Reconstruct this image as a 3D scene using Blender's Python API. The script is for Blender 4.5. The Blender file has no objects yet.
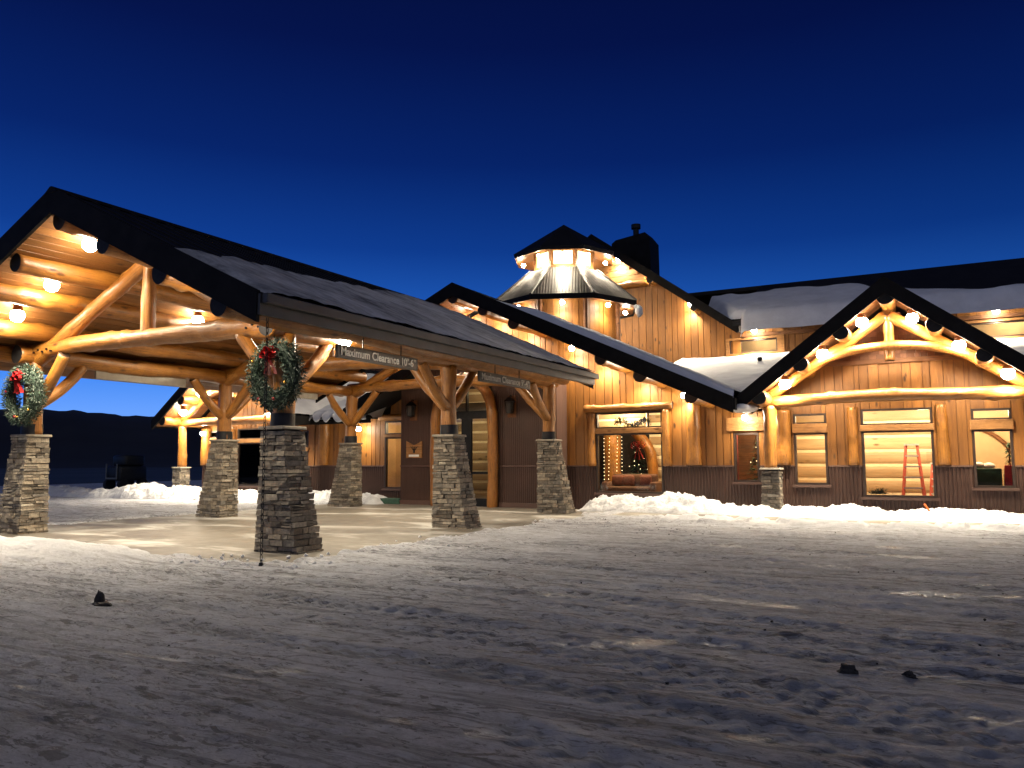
import bpy, bmesh, math, random
import numpy as np
from mathutils import Vector, Matrix, Quaternion

random.seed(7)
RNG = np.random.default_rng(7)
PI = math.pi
scene = bpy.context.scene
COL = scene.collection

# ------------------------------------------------------------------ noise
def _hash(ix, iy, s):
    n = (ix * 374761393 + iy * 668265263 + s * 1442695041) & 0xFFFFFFFF
    n = ((n ^ (n >> 13)) * 1274126177) & 0xFFFFFFFF
    n = n ^ (n >> 16)
    return (n & 0xFFFF) / 65535.0

def vnoise(x, y, s=0):
    x = np.asarray(x, float); y = np.asarray(y, float)
    ix = np.floor(x).astype(np.int64); iy = np.floor(y).astype(np.int64)
    fx = x - ix; fy = y - iy
    fx = fx * fx * (3 - 2 * fx); fy = fy * fy * (3 - 2 * fy)
    a = _hash(ix, iy, s); b = _hash(ix + 1, iy, s); c = _hash(ix, iy + 1, s); d = _hash(ix + 1, iy + 1, s)
    return (a * (1 - fx) + b * fx) * (1 - fy) + (c * (1 - fx) + d * fx) * fy

def fbm(x, y, s=0, o=4):
    v = 0; a = .5; t = 0
    for i in range(o):
        v = v + a * vnoise(x * 2 ** i, y * 2 ** i, s + i * 17); t += a; a *= .5
    return v / t

def sstep(a, b, x):
    t = np.clip((np.asarray(x, float) - a) / (b - a), 0, 1)
    return t * t * (3 - 2 * t)

# ------------------------------------------------------------------ materials
class NT:
    def __init__(s, name):
        s.m = bpy.data.materials.new(name); s.m.use_nodes = True
        s.t = s.m.node_tree; s.n = s.t.nodes
        s.b = s.n['Principled BSDF']; s.out = s.n['Material Output']
    def node(s, typ, **kw):
        n = s.n.new(typ)
        for k, v in kw.items():
            if k in n.inputs: n.inputs[k].default_value = v
            else: setattr(n, k, v)
        return n
    def link(s, a, b): s.t.links.new(a, b)
    def coords(s, kind='Object', scale=(1, 1, 1)):
        tc = s.node('ShaderNodeTexCoord'); mp = s.node('ShaderNodeMapping')
        mp.inputs['Scale'].default_value = scale
        s.link(tc.outputs[kind], mp.inputs['Vector']); return mp.outputs['Vector']
    def noise(s, vec, scale, detail=4, rough=.55, dist=0):
        n = s.node('ShaderNodeTexNoise', Scale=scale, Detail=detail, Roughness=rough, Distortion=dist)
        s.link(vec, n.inputs['Vector']); return n.outputs['Fac']
    def ramp(s, fac, stops):
        r = s.node('ShaderNodeValToRGB'); e = r.color_ramp.elements
        while len(e) < len(stops): e.new(.5)
        for el, (p, c) in zip(e, stops):
            el.position = p; el.color = (*c, 1) if len(c) == 3 else c
        s.link(fac, r.inputs['Fac']); return r.outputs['Color']
    def mix(s, fac, a, b, mode='MIX'):
        m = s.node('ShaderNodeMix', data_type='RGBA', blend_type=mode)
        for sock, v in ((m.inputs[0], fac), (m.inputs[6], a), (m.inputs[7], b)):
            if isinstance(v, (int, float)): sock.default_value = v
            elif isinstance(v, tuple): sock.default_value = (*v, 1)
            else: s.link(v, sock)
        return m.outputs[2]
    def math(s, op, a, b=0.0):
        m = s.node('ShaderNodeMath', operation=op)
        for i, v in enumerate((a, b)):
            if isinstance(v, (int, float)): m.inputs[i].default_value = v
            else: s.link(v, m.inputs[i])
        return m.outputs[0]
    def attr(s, name):
        return s.node('ShaderNodeAttribute', attribute_name=name).outputs['Fac']
    def bump(s, h, strength=.3, dist=.02):
        b = s.node('ShaderNodeBump', Strength=strength, Distance=dist)
        s.link(h, b.inputs['Height']); s.link(b.outputs['Normal'], s.b.inputs['Normal'])
    def col(s, c):
        if isinstance(c, tuple): s.b.inputs['Base Color'].default_value = (*c, 1)
        else: s.link(c, s.b.inputs['Base Color'])
    def rough(s, v):
        if isinstance(v, (int, float)): s.b.inputs['Roughness'].default_value = v
        else: s.link(v, s.b.inputs['Roughness'])

def simple(name, c, rough=.6, metal=0.0, var=.25, scale=6.0, spec=.5):
    t = NT(name); v = t.coords('Object')
    f = t.noise(v, scale, 4)
    a = tuple(x * (1 - var) for x in c); b = tuple(min(1, x * (1 + var)) for x in c)
    t.col(t.ramp(f, [(.3, a), (.7, b)])); t.rough(rough); t.b.inputs['Metallic'].default_value = metal; t.b.inputs['Specular IOR Level'].default_value = spec
    return t.m

def emitter(name, c, strength):
    m = bpy.data.materials.new(name); m.use_nodes = True; nt = m.node_tree
    nt.nodes.remove(nt.nodes['Principled BSDF'])
    e = nt.nodes.new('ShaderNodeEmission'); e.inputs['Color'].default_value = (*c, 1); e.inputs['Strength'].default_value = strength
    nt.links.new(e.outputs[0], nt.nodes['Material Output'].inputs['Surface'])
    return m

def wood(name, dark, mid, light, along='Z', use_rnd=False, rough=.4, knots=True, gs=1.0, coat=0.0):
    t = NT(name)
    sc = {'X': (.35, 3, 3), 'Y': (3, .35, 3), 'Z': (3, 3, .35)}[along]
    v = t.coords('Object', sc)
    if use_rnd:
        a = t.attr('rnd')
        add = t.node('ShaderNodeVectorMath', operation='ADD')
        cmb = t.node('ShaderNodeCombineXYZ')
        t.link(t.math('MULTIPLY', a, 37.0), cmb.inputs[0]); t.link(t.math('MULTIPLY', a, 91.0), cmb.inputs[2])
        t.link(v, add.inputs[0]); t.link(cmb.outputs[0], add.inputs[1]); v = add.outputs[0]
    g = t.noise(v, 6.0 * gs, 6, .65, .6)
    c = t.ramp(g, [(.28, dark), (.5, mid), (.75, light)])
    big = t.noise(v, .9 * gs, 2)
    c = t.mix(.55, c, t.ramp(big, [(.3, tuple(x * .55 for x in mid)), (.7, light)]), 'MIX')
    if knots:
        v2 = t.coords('Object', {'X': (.8, 2, 2), 'Y': (2, .8, 2), 'Z': (2, 2, .8)}[along])
        vo = t.node('ShaderNodeTexVoronoi', Scale=1.7); t.link(v2, vo.inputs['Vector'])
        k = t.ramp(vo.outputs['Distance'], [(.07, (1, 1, 1)), (.17, (0, 0, 0))])
        c = t.mix(k, c, tuple(x * .45 for x in dark))
    if use_rnd:
        c = t.mix(t.math('MULTIPLY', t.math('SUBTRACT', 1.0, t.attr('rnd')), .8), c, tuple(x * .42 for x in mid), 'MIX')
    if knots and not use_rnd:
        vc = t.coords('Object', {'X': (.12, 5, 5), 'Y': (5, .12, 5), 'Z': (5, 5, .12)}[along])
        ck = t.noise(vc, 3.0, 4, .6, .2)
        band = t.math('ABSOLUTE', t.math('SUBTRACT', ck, .5))
        c = t.mix(t.ramp(band, [(.0, (.85, .85, .85)), (.022, (0, 0, 0))]), c, tuple(x * .3 for x in dark))      # drying cracks
        patch = t.noise(t.coords('Object', (1, 1, 1)), 2.6, 5, .65)
        c = t.mix(t.ramp(patch, [(.42, (0, 0, 0)), (.62, (.55, .55, .55))]), c, tuple(x * .55 for x in mid))    # bark stain left by peeling
        t.rough(t.ramp(patch, [(.35, (rough,) * 3), (.65, (rough + .25,) * 3)]))
        t.bump(t.math('ADD', g, t.math('MULTIPLY', patch, 1.2)), .5, .03)
    else:
        t.rough(rough); t.bump(g, .35, .02)
    t.col(c)
    t.b.inputs['Coat Weight'].default_value = coat
    t.b.inputs['Coat Roughness'].default_value = .3
    return t.m

M = {}
M['log'] = wood('varnished_log', (.11, .036, .005), (.34, .126, .016), (.48, .205, .033), rough=.36, coat=.25)
M['log_end'] = simple('log_end_grain', (.05, .025, .012), .8, 0, .5, 9)
M['black_end'] = simple('painted_shaded_log_end', (.016, .015, .015), .6, 0, .4, 9, .25)  # black end paint on canopy purlins; on plate logs it stands in for shade
M['board'] = wood('cedar_board', (.065, .022, .004), (.26, .096, .013), (.42, .172, .029), use_rnd=True, rough=.55, gs=.8)
M['soffit'] = wood('soffit_board', (.12, .042, .012), (.27, .105, .03), (.36, .155, .05), 'Y', True, .5)
M['ceiling'] = wood('ceiling_board', (.14, .055, .013), (.28, .115, .029), (.37, .165, .046), 'Y', True, .5)
M['shingle'] = wood('cedar_shingle', (.12, .045, .022), (.24, .095, .045), (.33, .15, .075), use_rnd=True, rough=.7, knots=False)
M['trim'] = wood('trim_board', (.08, .028, .008), (.19, .068, .018), (.28, .11, .03), 'X', rough=.5)
M['rail'] = wood('light_rail', (.2, .075, .018), (.37, .16, .042), (.48, .24, .075), 'X', rough=.45)
M['fascia'] = simple('black_fascia', (.009, .008, .008), .7, 0, .4, 3, .12)
M['gutter'] = simple('gutter_metal', (.045, .043, .042), .5, .0, .35, 2)
M['black'] = simple('black_metal', (.012, .012, .013), .45, .6, .3)
M['steel'] = simple('dark_steel_sleeve', (.03, .03, .032), .5, .7, .3)
M['frame'] = simple('dark_window_frame', (.035, .02, .014), .45, 0, .3)
M['brown'] = simple('brown_metal_cladding', (.075, .04, .029), .45, .2, .18, 1.2)
M['brownsmooth'] = simple('brown_panel', (.11, .062, .047), .5, .15, .15, 1.2)
M['concrete'] = None
M['red'] = simple('red_ribbon', (.27, .01, .012), .35, 0, .3, 12)
M['gold'] = simple('gold_bauble', (.7, .42, .08), .25, .9, .1)
M['sofa'] = simple('brown_sofa_fabric', (.13, .065, .04), .9, 0, .25, 14)
M['cushion'] = simple('rust_cushion', (.2, .075, .05), .9, 0, .25, 14)
M['rust_red'] = simple('ladder_red', (.5, .085, .05), .5, 0, .15)
M['alu'] = simple('aluminium_tread', (.75, .75, .72), .4, .3, .1)
M['green'] = simple('dark_green_cloth', (.012, .05, .03), .8, 0, .3)
M['white'] = simple('white_cloth', (.8, .78, .74), .7, 0, .08)
M['tan'] = simple('tan_plaster', (.52, .36, .19), .7, 0, .12, 2)
M['chink'] = simple('pale_chinking', (.8, .68, .45), .8, 0, .1)
M['ilog'] = wood('interior_log', (.38, .24, .11), (.54, .37, .19), (.66, .48, .28), 'X', True, .5)
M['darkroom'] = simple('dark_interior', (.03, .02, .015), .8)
M['floorwood'] = simple('floor_boards', (.22, .11, .05), .4)
M['rubber'] = simple('rubber', (.012, .012, .012), .8)
M['orange'] = simple('orange_stake_paint', (.75, .16, .03), .5)
M['letters'] = simple('silver_lettering', (.42, .41, .38), .3, .3, .1)
M['signface'] = simple('sign_face', (.028, .027, .025), .35, .2, .3)
M['signback'] = simple('sign_back', (.3, .28, .24), .22, .5, .15)
M['mud'] = simple('dark_frozen_mud', (.025, .022, .02), .8, 0, .5, 20)
M['vehicle'] = simple('dark_vehicle_paint', (.015, .016, .016), .5, .2, .3)
M['pale_rail'] = simple('pale_metal_rail', (.16, .16, .14), .5, .2, .1)
M['bulb'] = emitter('lamp_bulb', (1, .88, .68), 190)
M['litpane'] = emitter('lit_lantern_pane', (1, .76, .38), 4.5)
M['drape'] = simple('dusky_drape', (.16, .035, .03), .85, 0, .3)
M['tiny'] = emitter('string_light_glow', (1, .75, .4), 8)
M['sconce_glass'] = simple('seeded_glass', (.07, .07, .068), .2, 0, .3)

def m_roof():
    t = NT('dark_metal_roof'); v = t.coords('Object')
    f = t.noise(v, 1.5, 4)
    t.col(t.ramp(f, [(.3, (.008, .008, .009)), (.7, (.016, .016, .017))])); t.rough(.6); t.b.inputs['Specular IOR Level'].default_value = .2
    return t.m
M['roof'] = m_roof()
def m_skirt():
    t = NT('corrugated_roof_metal'); v = t.coords('Object'); f = t.noise(v, 3, 4)
    t.col(t.ramp(f, [(.3, (.05, .046, .042)), (.7, (.085, .078, .07))])); t.rough(.5); t.b.inputs['Metallic'].default_value = .2
    return t.m
M['skirt'] = m_skirt()
def m_stone():
    t = NT('ledge_stone'); v = t.coords('Object'); a = t.attr('rnd')
    c = t.ramp(a, [(0, (.12, .103, .085)), (.25, (.235, .2, .16)), (.5, (.185, .17, .152)), (.75, (.34, .285, .215)), (1, (.42, .375, .31))])
    n = t.noise(v, 14, 8, .7)
    c = t.mix(.75, c, t.ramp(n, [(.3, (.3, .3, .3)), (.7, (1.25, 1.22, 1.15))]), 'MULTIPLY')
    t.col(c); t.rough(.85)
    t.bump(t.noise(v, 26, 6, .7), .9, .03)
    return t.m
M['stone'] = m_stone()
M['mortar'] = simple('dark_mortar', (.05, .045, .04), .95)
M['capstone'] = simple('cap_stone', (.25, .22, .175), .8, 0, .3, 8)
def m_snow():
    t = NT('clean_snow'); v = t.coords('Object')
    f = t.noise(v, 5, 6, .6)
    t.col(t.ramp(f, [(.3, (.58, .59, .62)), (.7, (.74, .745, .76))])); t.rough(.75)
    t.bump(t.noise(v, 9, 9, .72), .9, .07)
    return t.m
M['snow'] = m_snow()
def m_roofsnow():
    t = NT('roof_snow'); v = t.coords('Object')
    f = t.noise(v, 1.3, 6, .6)
    t.col(t.ramp(f, [(.3, (.62, .62, .64)), (.7, (.78, .78, .8))])); t.rough(.75)
    t.bump(t.noise(v, 7, 8, .65), .4, .04)
    return t.m
M['roofsnow'] = m_roofsnow()
def m_lot():
    t = NT('packed_snow_lot')
    v = t.coords('Object'); vs = t.coords('Object', (.6, 1.6, 1)); vf = t.coords('Object', (2.0, 4.5, 3))
    a = t.node('ShaderNodeAttribute', attribute_name='clean').outputs['Fac']
    s1 = t.noise(vs, .8, 8, .65, .5)
    s2 = t.noise(v, 3.0, 10, .72, .4)
    s3 = t.noise(vf, 2.6, 8, .72, .4)
    s4 = t.noise(vf, 11, 6, .75, .3)
    mixf = t.math('ADD', t.math('MULTIPLY', s1, .26), t.math('ADD', t.math('MULTIPLY', s2, .26), t.math('ADD', t.math('MULTIPLY', s3, .26), t.math('MULTIPLY', s4, .22))))
    base = t.ramp(mixf, [(.37, (.07, .07, .078)), (.43, (.3, .308, .34)), (.5, (.5, .515, .57)), (.6, (.68, .7, .75))])
    vt = t.coords('Object', (.16, 3.6, 1))
    ln = t.noise(vt, 1.7, 5, .6, .25); ln2 = t.noise(vt, 5.0, 5, .62, .3)
    base = t.mix(t.ramp(ln, [(.545, (0, 0, 0)), (.6, (.6, .6, .6)), (.66, (.25, .25, .25))]), base, (.1, .098, .108))
    base = t.mix(t.ramp(ln2, [(.56, (0, 0, 0)), (.62, (.55, .55, .55))]), base, (.12, .118, .128))
    vp = t.coords('Object', (1.0, 2.1, 1))
    pit = t.noise(vp, 3.4, 7, .66, .7); pit2 = t.noise(vp, 9.5, 5, .66, .5); zone = t.noise(vs, .55, 4, .6)
    k = t.math('ADD', t.math('MULTIPLY', zone, .22), -.11)
    base = t.mix(t.ramp(t.math('ADD', pit, k), [(.575, (0, 0, 0)), (.61, (.75, .75, .75))]), base, (.08, .077, .083))  # self-shade of the crust pits painted in as dark dashes
    base = t.mix(t.ramp(t.math('ADD', pit2, k), [(.58, (0, 0, 0)), (.62, (.7, .7, .7))]), base, (.08, .077, .08))  # finer dashes of the same painted pit shade
    c = t.mix(a, base, (.72, .73, .76))
    grit = t.noise(v, 38, 5, .75)
    c = t.mix(t.ramp(grit, [(.62, (0, 0, 0)), (.72, (.75, .75, .75))]), c, (.06, .052, .045))
    t.col(c)
    ice = t.ramp(t.noise(vs, .9, 5, .6, 1.0), [(.60, (.78, .78, .78)), (.70, (.2, .2, .2))])
    t.rough(ice)
    h = t.math('ADD', t.math('SUBTRACT', t.noise(vf, 5, 8, .78), t.math('MULTIPLY', pit, .7)), t.math('MULTIPLY', t.noise(v, 14, 8, .8), 1.0))
    t.bump(h, 1.0, .04)
    return t.m
def m_thin():
    t = NT('thin_wind_swept_snow'); v = t.coords('Object')
    f = t.noise(v, .9, 8, .68, .4); g = t.noise(t.coords('Object', (.5, 2.2, .5)), 2.5, 8, .7)
    c = t.ramp(t.math('ADD', t.math('MULTIPLY', f, .6), t.math('MULTIPLY', g, .4)), [(.36, (.1, .1, .105)), (.47, (.32, .32, .335)), (.58, (.55, .55, .57))])
    t.col(c); t.rough(.8); t.bump(t.noise(v, 8, 8, .7), .5, .03)
    return t.m
M['thinsnow'] = m_thin()
M['lot'] = m_lot()
def m_conc():
    t = NT('concrete_slab_surface'); v = t.coords('Object'); vs = t.coords('Object', (.5, 1.3, 1))
    f = t.noise(v, 3, 8, .65)
    c = t.ramp(f, [(.3, (.115, .1, .08)), (.7, (.185, .165, .135))])
    fr = t.noise(vs, .62, 7, .62, .6)                    # thin frost left in patches on the slab
    c = t.mix(t.ramp(fr, [(.5, (0, 0, 0)), (.62, (.8, .8, .8))]), c, (.5, .49, .46))
    wet = t.noise(v, .45, 5, .6)
    c = t.mix(t.ramp(wet, [(.5, (0, 0, 0)), (.66, (.7, .7, .7))]), c, (.07, .06, .048))
    t.col(c); t.rough(t.ramp(fr, [(.45, (.55,) * 3), (.62, (.8,) * 3)]))
    t.bump(t.noise(v, 30, 6, .7), .2, .01)
    return t.m
M['concrete'] = m_conc()
def m_field():
    t = NT('dark_brush_field'); v = t.coords('Object')
    f = t.noise(v, .06, 8, .7)
    t.col(t.ramp(f, [(.4, (.01, .01, .009)), (.62, (.03, .03, .031)), (.75, (.07, .07, .076))])); t.rough(.9)
    return t.m
M['field'] = m_field()
def m_hill():
    t = NT('dusk_hillside'); v = t.coords('Object')
    f = t.noise(v, .02, 8, .7)
    t.col(t.ramp(f, [(.4, (.005, .005, .005)), (.7, (.016, .016, .018))])); t.rough(.95)
    return t.m
M['hill'] = m_hill()
def m_garland():
    t = NT('frosted_garland'); a = t.attr('rnd')
    t.col(t.ramp(a, [(0, (.007, .018, .01)), (.55, (.02, .045, .025)), (.75, (.04, .07, .05)), (1, (.16, .18, .16))])); t.rough(.8)
    return t.m
M['garland'] = m_garland()
def m_fir():
    t = NT('dark_fir'); a = t.attr('rnd')
    t.col(t.ramp(a, [(0, (.01, .03, .016)), (1, (.05, .1, .05))])); t.rough(.8)
    return t.m
M['fir'] = m_fir()
def m_glass():
    m = bpy.data.materials.new('window_glass'); m.use_nodes = True; nt = m.node_tree; n = nt.nodes
    n.remove(n['Principled BSDF'])
    tr = n.new('ShaderNodeBsdfTransparent'); tr.inputs[0].default_value = (.93, .95, .94, 1)
    gl = n.new('ShaderNodeBsdfGlossy'); gl.inputs['Roughness'].default_value = .02
    fr = n.new('ShaderNodeFresnel'); fr.inputs['IOR'].default_value = 1.45
    mx = n.new('ShaderNodeMixShader')
    nt.links.new(fr.outputs[0], mx.inputs[0]); nt.links.new(tr.outputs[0], mx.inputs[1]); nt.links.new(gl.outputs[0], mx.inputs[2])
    nt.links.new(mx.outputs[0], n['Material Output'].inputs['Surface'])
    return m
M['glass'] = m_glass()

# ------------------------------------------------------------------ object helpers
def tag(o, label=None, cat=None, group=None, kind=None):
    if label: o['label'] = label
    if cat: o['category'] = cat
    if group: o['group'] = group
    if kind: o['kind'] = kind
    return o

def empty(name, loc, label, cat, group=None):
    o = bpy.data.objects.new(name, None); COL.objects.link(o)
    o.location = loc; o.empty_display_size = .2
    return tag(o, label, cat, group)

def world_loc(o):
    v = Vector((0, 0, 0))
    while o is not None:
        v = v + o.location; o = o.parent
    return v

class MB:
    """collects shapes in world coordinates, builds ONE mesh object"""
    def __init__(s): s.v = []; s.f = []; s.r = []; s.mi = []
    def add(s, verts, faces, rnd=None, mi=0):
        b = len(s.v); s.v += [tuple(p) for p in verts]
        r = random.random() if rnd is None else rnd
        for f in faces: s.f.append(tuple(b + i for i in f)); s.r.append(r); s.mi.append(mi)
    def hexa(s, p, rnd=None, mi=0):
        # p: 8 points, bottom 4 ccw then top 4
        s.add(p, [(3, 2, 1, 0), (4, 5, 6, 7), (0, 1, 5, 4), (1, 2, 6, 5), (2, 3, 7, 6), (3, 0, 4, 7)], rnd, mi)
    def box(s, x0, x1, y0, y1, z0, z1, rnd=None, mi=0):
        s.hexa([(x0, y0, z0), (x1, y0, z0), (x1, y1, z0), (x0, y1, z0), (x0, y0, z1), (x1, y0, z1), (x1, y1, z1), (x0, y1, z1)], rnd, mi)
    def obox(s, c, ax, ay, az, hx, hy, hz, rnd=None, mi=0):
        c = Vector(c); ax, ay, az = Vector(ax), Vector(ay), Vector(az)
        P = []
        for k in (-1, 1):
            for i, j in ((-1, -1), (1, -1), (1, 1), (-1, 1)):
                P.append(c + ax * hx * i + ay * hy * j + az * hz * k)
        s.hexa(P, rnd, mi)
    def tube(s, pts, rads, sides=10, rnd=None, mi=0, caps=True, wob=0.0, capmi=None):
        pts = [Vector(p) for p in pts]; n = len(pts)
        t0 = (pts[1] - pts[0]).normalized()
        up = Vector((0, 0, 1)) if abs(t0.z) < .9 else Vector((1, 0, 0))
        u = t0.cross(up).normalized()
        b = len(s.v); r_ = random.random() if rnd is None else rnd
        for i, p in enumerate(pts):
            t = (pts[min(i + 1, n - 1)] - pts[max(i - 1, 0)]).normalized()
            u = (u - t * u.dot(t)).normalized(); w = t.cross(u)
            for k in range(sides):
                a = 2 * PI * k / sides
                rr = rads[i] * (1 + wob * (random.random() - .5))
                s.v.append(tuple(p + (u * math.cos(a) + w * math.sin(a)) * rr))
        for i in range(n - 1):
            for k in range(sides):
                k2 = (k + 1) % sides
                s.f.append((b + i * sides + k, b + i * sides + k2, b + (i + 1) * sides + k2, b + (i + 1) * sides + k)); s.r.append(r_); s.mi.append(mi)
        if caps:
            cm = mi if capmi is None else capmi
            s.f.append(tuple(b + k for k in range(sides))[::-1]); s.r.append(r_); s.mi.append(cm)
            s.f.append(tuple(b + (n - 1) * sides + k for k in range(sides))); s.r.append(r_); s.mi.append(cm)
    def sphere(s, c, r, seg=12, ring=8, sz=1.0, rnd=None, mi=0, noise=0.0):
        b = len(s.v); r_ = random.random() if rnd is None else rnd
        for i in range(ring + 1):
            th = PI * i / ring
            for k in range(seg):
                a = 2 * PI * k / seg; q = r * (1 + noise * (random.random() - .5))
                s.v.append((c[0] + q * math.sin(th) * math.cos(a), c[1] + q * math.sin(th) * math.sin(a), c[2] + sz * q * math.cos(th)))
        for i in range(ring):
            for k in range(seg):
                k2 = (k + 1) % seg
                s.f.append((b + i * seg + k, b + (i + 1) * seg + k, b + (i + 1) * seg + k2, b + i * seg + k2)); s.r.append(r_); s.mi.append(mi)
    def build(s, name, mats, parent=None, smooth=False, bevel=0.0, loc=None):
        if not isinstance(mats, (list, tuple)): mats = [mats]
        o_w = Vector(loc) if loc is not None else (world_loc(parent) if parent else Vector((0, 0, 0)))
        me = bpy.data.meshes.new(name)
        me.from_pydata([(p[0] - o_w.x, p[1] - o_w.y, p[2] - o_w.z) for p in s.v], [], s.f)
        at = me.attributes.new('rnd', 'FLOAT', 'FACE'); at.data.foreach_set('value', np.array(s.r, dtype=np.float32))
        for m in mats: me.materials.append(m)
        me.polygons.foreach_set('material_index', np.array(s.mi, dtype=np.int32))
        if smooth: me.polygons.foreach_set('use_smooth', np.ones(len(me.polygons), dtype=bool))
        me.update()
        bm = bmesh.new(); bm.from_mesh(me)
        bmesh.ops.recalc_face_normals(bm, faces=bm.faces)
        if bevel > 0:
            bmesh.ops.bevel(bm, geom=list(bm.edges), offset=bevel, segments=2, affect='EDGES', profile=.5)
        bm.to_mesh(me); bm.free()
        if smooth and hasattr(me, 'set_sharp_from_angle'): me.set_sharp_from_angle(angle=math.radians(50))
        o = bpy.data.objects.new(name, me); COL.objects.link(o)
        if parent: o.parent = parent; o.location = o_w - world_loc(parent)
        else: o.location = o_w
        return o

def log(name, p0, p1, r0, r1=None, parent=None, bend=(0, 0, 0), mats=None, dark0=False, dark1=False, sides=16, knots=True):
    """a peeled log: its own mesh along local Z, slightly crooked, with bumps where branches were"""
    p0, p1 = Vector(p0), Vector(p1); r1 = r0 if r1 is None else r1
    d = p1 - p0; L = d.length; q = Vector((0, 0, 1)).rotation_difference(d.normalized())
    b_l = q.inverted() @ Vector(bend)
    n = max(8, int(L / .09)); ph = random.random() * 50
    V = []; F = []; MI = []
    kn = [(random.random() * L, random.random() * 2 * PI, .014 + .026 * random.random()) for _ in range(int(L * 4.5))] if knots else []
    for i in range(n + 1):
        t = i / n; z = t * L; r = r0 + (r1 - r0) * t
        par = 4 * t * (1 - t)
        cx = b_l.x * par + .018 * math.sin(t * L * 1.3 + ph) ; cy = b_l.y * par + .018 * math.cos(t * L * 1.7 + ph)
        r *= 1 + .05 * math.sin(z * 2.1 + ph) + .025 * math.sin(z * 5.3 + ph * 2)
        for k in range(sides):
            a = 2 * PI * k / sides
            rr = r * (1 + .025 * math.sin(3 * a + ph + z) )
            for (kz, ka, kh) in kn:
                dz = (z - kz) / .1; da = math.atan2(math.sin(a - ka), math.cos(a - ka)) / .45
                e = dz * dz + da * da
                if e < 4: rr += kh * math.exp(-e)
            V.append((cx + rr * math.cos(a), cy + rr * math.sin(a), z))
    for i in range(n):
        for k in range(sides):
            k2 = (k + 1) % sides
            F.append((i * sides + k, i * sides + k2, (i + 1) * sides + k2, (i + 1) * sides + k)); MI.append(0)
    F.append(tuple(range(sides))[::-1]); MI.append(2 if dark0 else 1)
    F.append(tuple(n * sides + k for k in range(sides))); MI.append(2 if dark1 else 1)
    me = bpy.data.meshes.new(name); me.from_pydata(V, [], F)
    for m in (mats or (M['log'], M['log_end'], M['black_end'])): me.materials.append(m)
    me.polygons.foreach_set('material_index', np.array(MI, dtype=np.int32))
    sm = np.ones(len(F), dtype=bool); sm[-2:] = False
    me.polygons.foreach_set('use_smooth', sm); me.update()
    o = bpy.data.objects.new(name, me); COL.objects.link(o)
    o.rotation_mode = 'QUATERNION'; o.rotation_quaternion = q
    if parent: o.parent = parent; o.location = p0 - world_loc(parent)
    else: o.location = p0
    return o

def curved_log(name, pts, r, parent):
    m = MB()
    P = [Vector(p) for p in pts]
    # smooth Catmull-Rom resample
    out = []
    for i in range(len(P) - 1):
        a, b, c, d = P[max(i - 1, 0)], P[i], P[i + 1], P[min(i + 2, len(P) - 1)]
        for k in range(6):
            t = k / 6
            out.append(.5 * ((2 * b) + (c - a) * t + (2 * a - 5 * b + 4 * c - d) * t * t + (3 * b - a - 3 * c + d) * t ** 3))
    out.append(P[-1])
    m.tube(out, [r * (1 + .05 * math.sin(i * .9)) for i in range(len(out))], 14, wob=.03, capmi=1)
    return m.build(name, [M['log'], M['log_end']], parent, smooth=True)

# grid of heights -> mesh
def grid_mesh(name, X, Y, Z, mat, attrs=None, keep=None, smooth=True):
    ny, nx = Z.shape
    co = np.stack([X, Y, Z], -1).reshape(-1, 3)
    idx = np.arange(nx * ny).reshape(ny, nx)
    q = np.stack([idx[:-1, :-1], idx[:-1, 1:], idx[1:, 1:], idx[1:, :-1]], -1).reshape(-1, 4)
    if keep is not None:
        k = keep[:-1, :-1] & keep[:-1, 1:] & keep[1:, 1:] & keep[1:, :-1]
        q = q[k.reshape(-1)]
    me = bpy.data.meshes.new(name)
    me.vertices.add(len(co)); me.vertices.foreach_set('co', co.reshape(-1).astype(np.float32))
    me.loops.add(len(q) * 4); me.loops.foreach_set('vertex_index', q.reshape(-1).astype(np.int32))
    me.polygons.add(len(q)); me.polygons.foreach_set('loop_start', (np.arange(len(q)) * 4).astype(np.int32))
    me.polygons.foreach_set('loop_total', np.full(len(q), 4, dtype=np.int32))
    me.polygons.foreach_set('use_smooth', np.full(len(q), smooth, dtype=bool))
    if attrs:
        for k, v in attrs.items():
            a = me.attributes.new(k, 'FLOAT', 'POINT'); a.data.foreach_set('value', v.reshape(-1).astype(np.float32))
    me.materials.append(mat); me.update(calc_edges=True); me.validate()
    o = bpy.data.objects.new(name, me); COL.objects.link(o)
    return o

# ------------------------------------------------------------------ main dimensions (metres)
XC = -14.6                    # axis of canopy, entry gable and tall gable
XL, XR = -18.6, -10.68       # canopy columns
YS = [10.75, 16.39, 22.08]
PH = 2.22                     # stone pier height
YW = 25.0                     # facade wall plane
RX = -1.1                     # axis of right gable
LX = -26.6                    # axis of left gable

# ------------------------------------------------------------------ GROUND
def slab_mask(X, Y):
    """1 on the swept canopy slab, 0 out in the lot, ragged edge"""
    n = (fbm(X * 1.1, Y * 1.1, 5, 5) - .5) * 1.5
    m = sstep(-20.6, -20.2, X + n) * sstep(-9.0, -9.5, X + n * .8) * sstep(9.15, 9.6, Y + n * .55 + .12 * (X + 14)*0.25)
    return m

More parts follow.
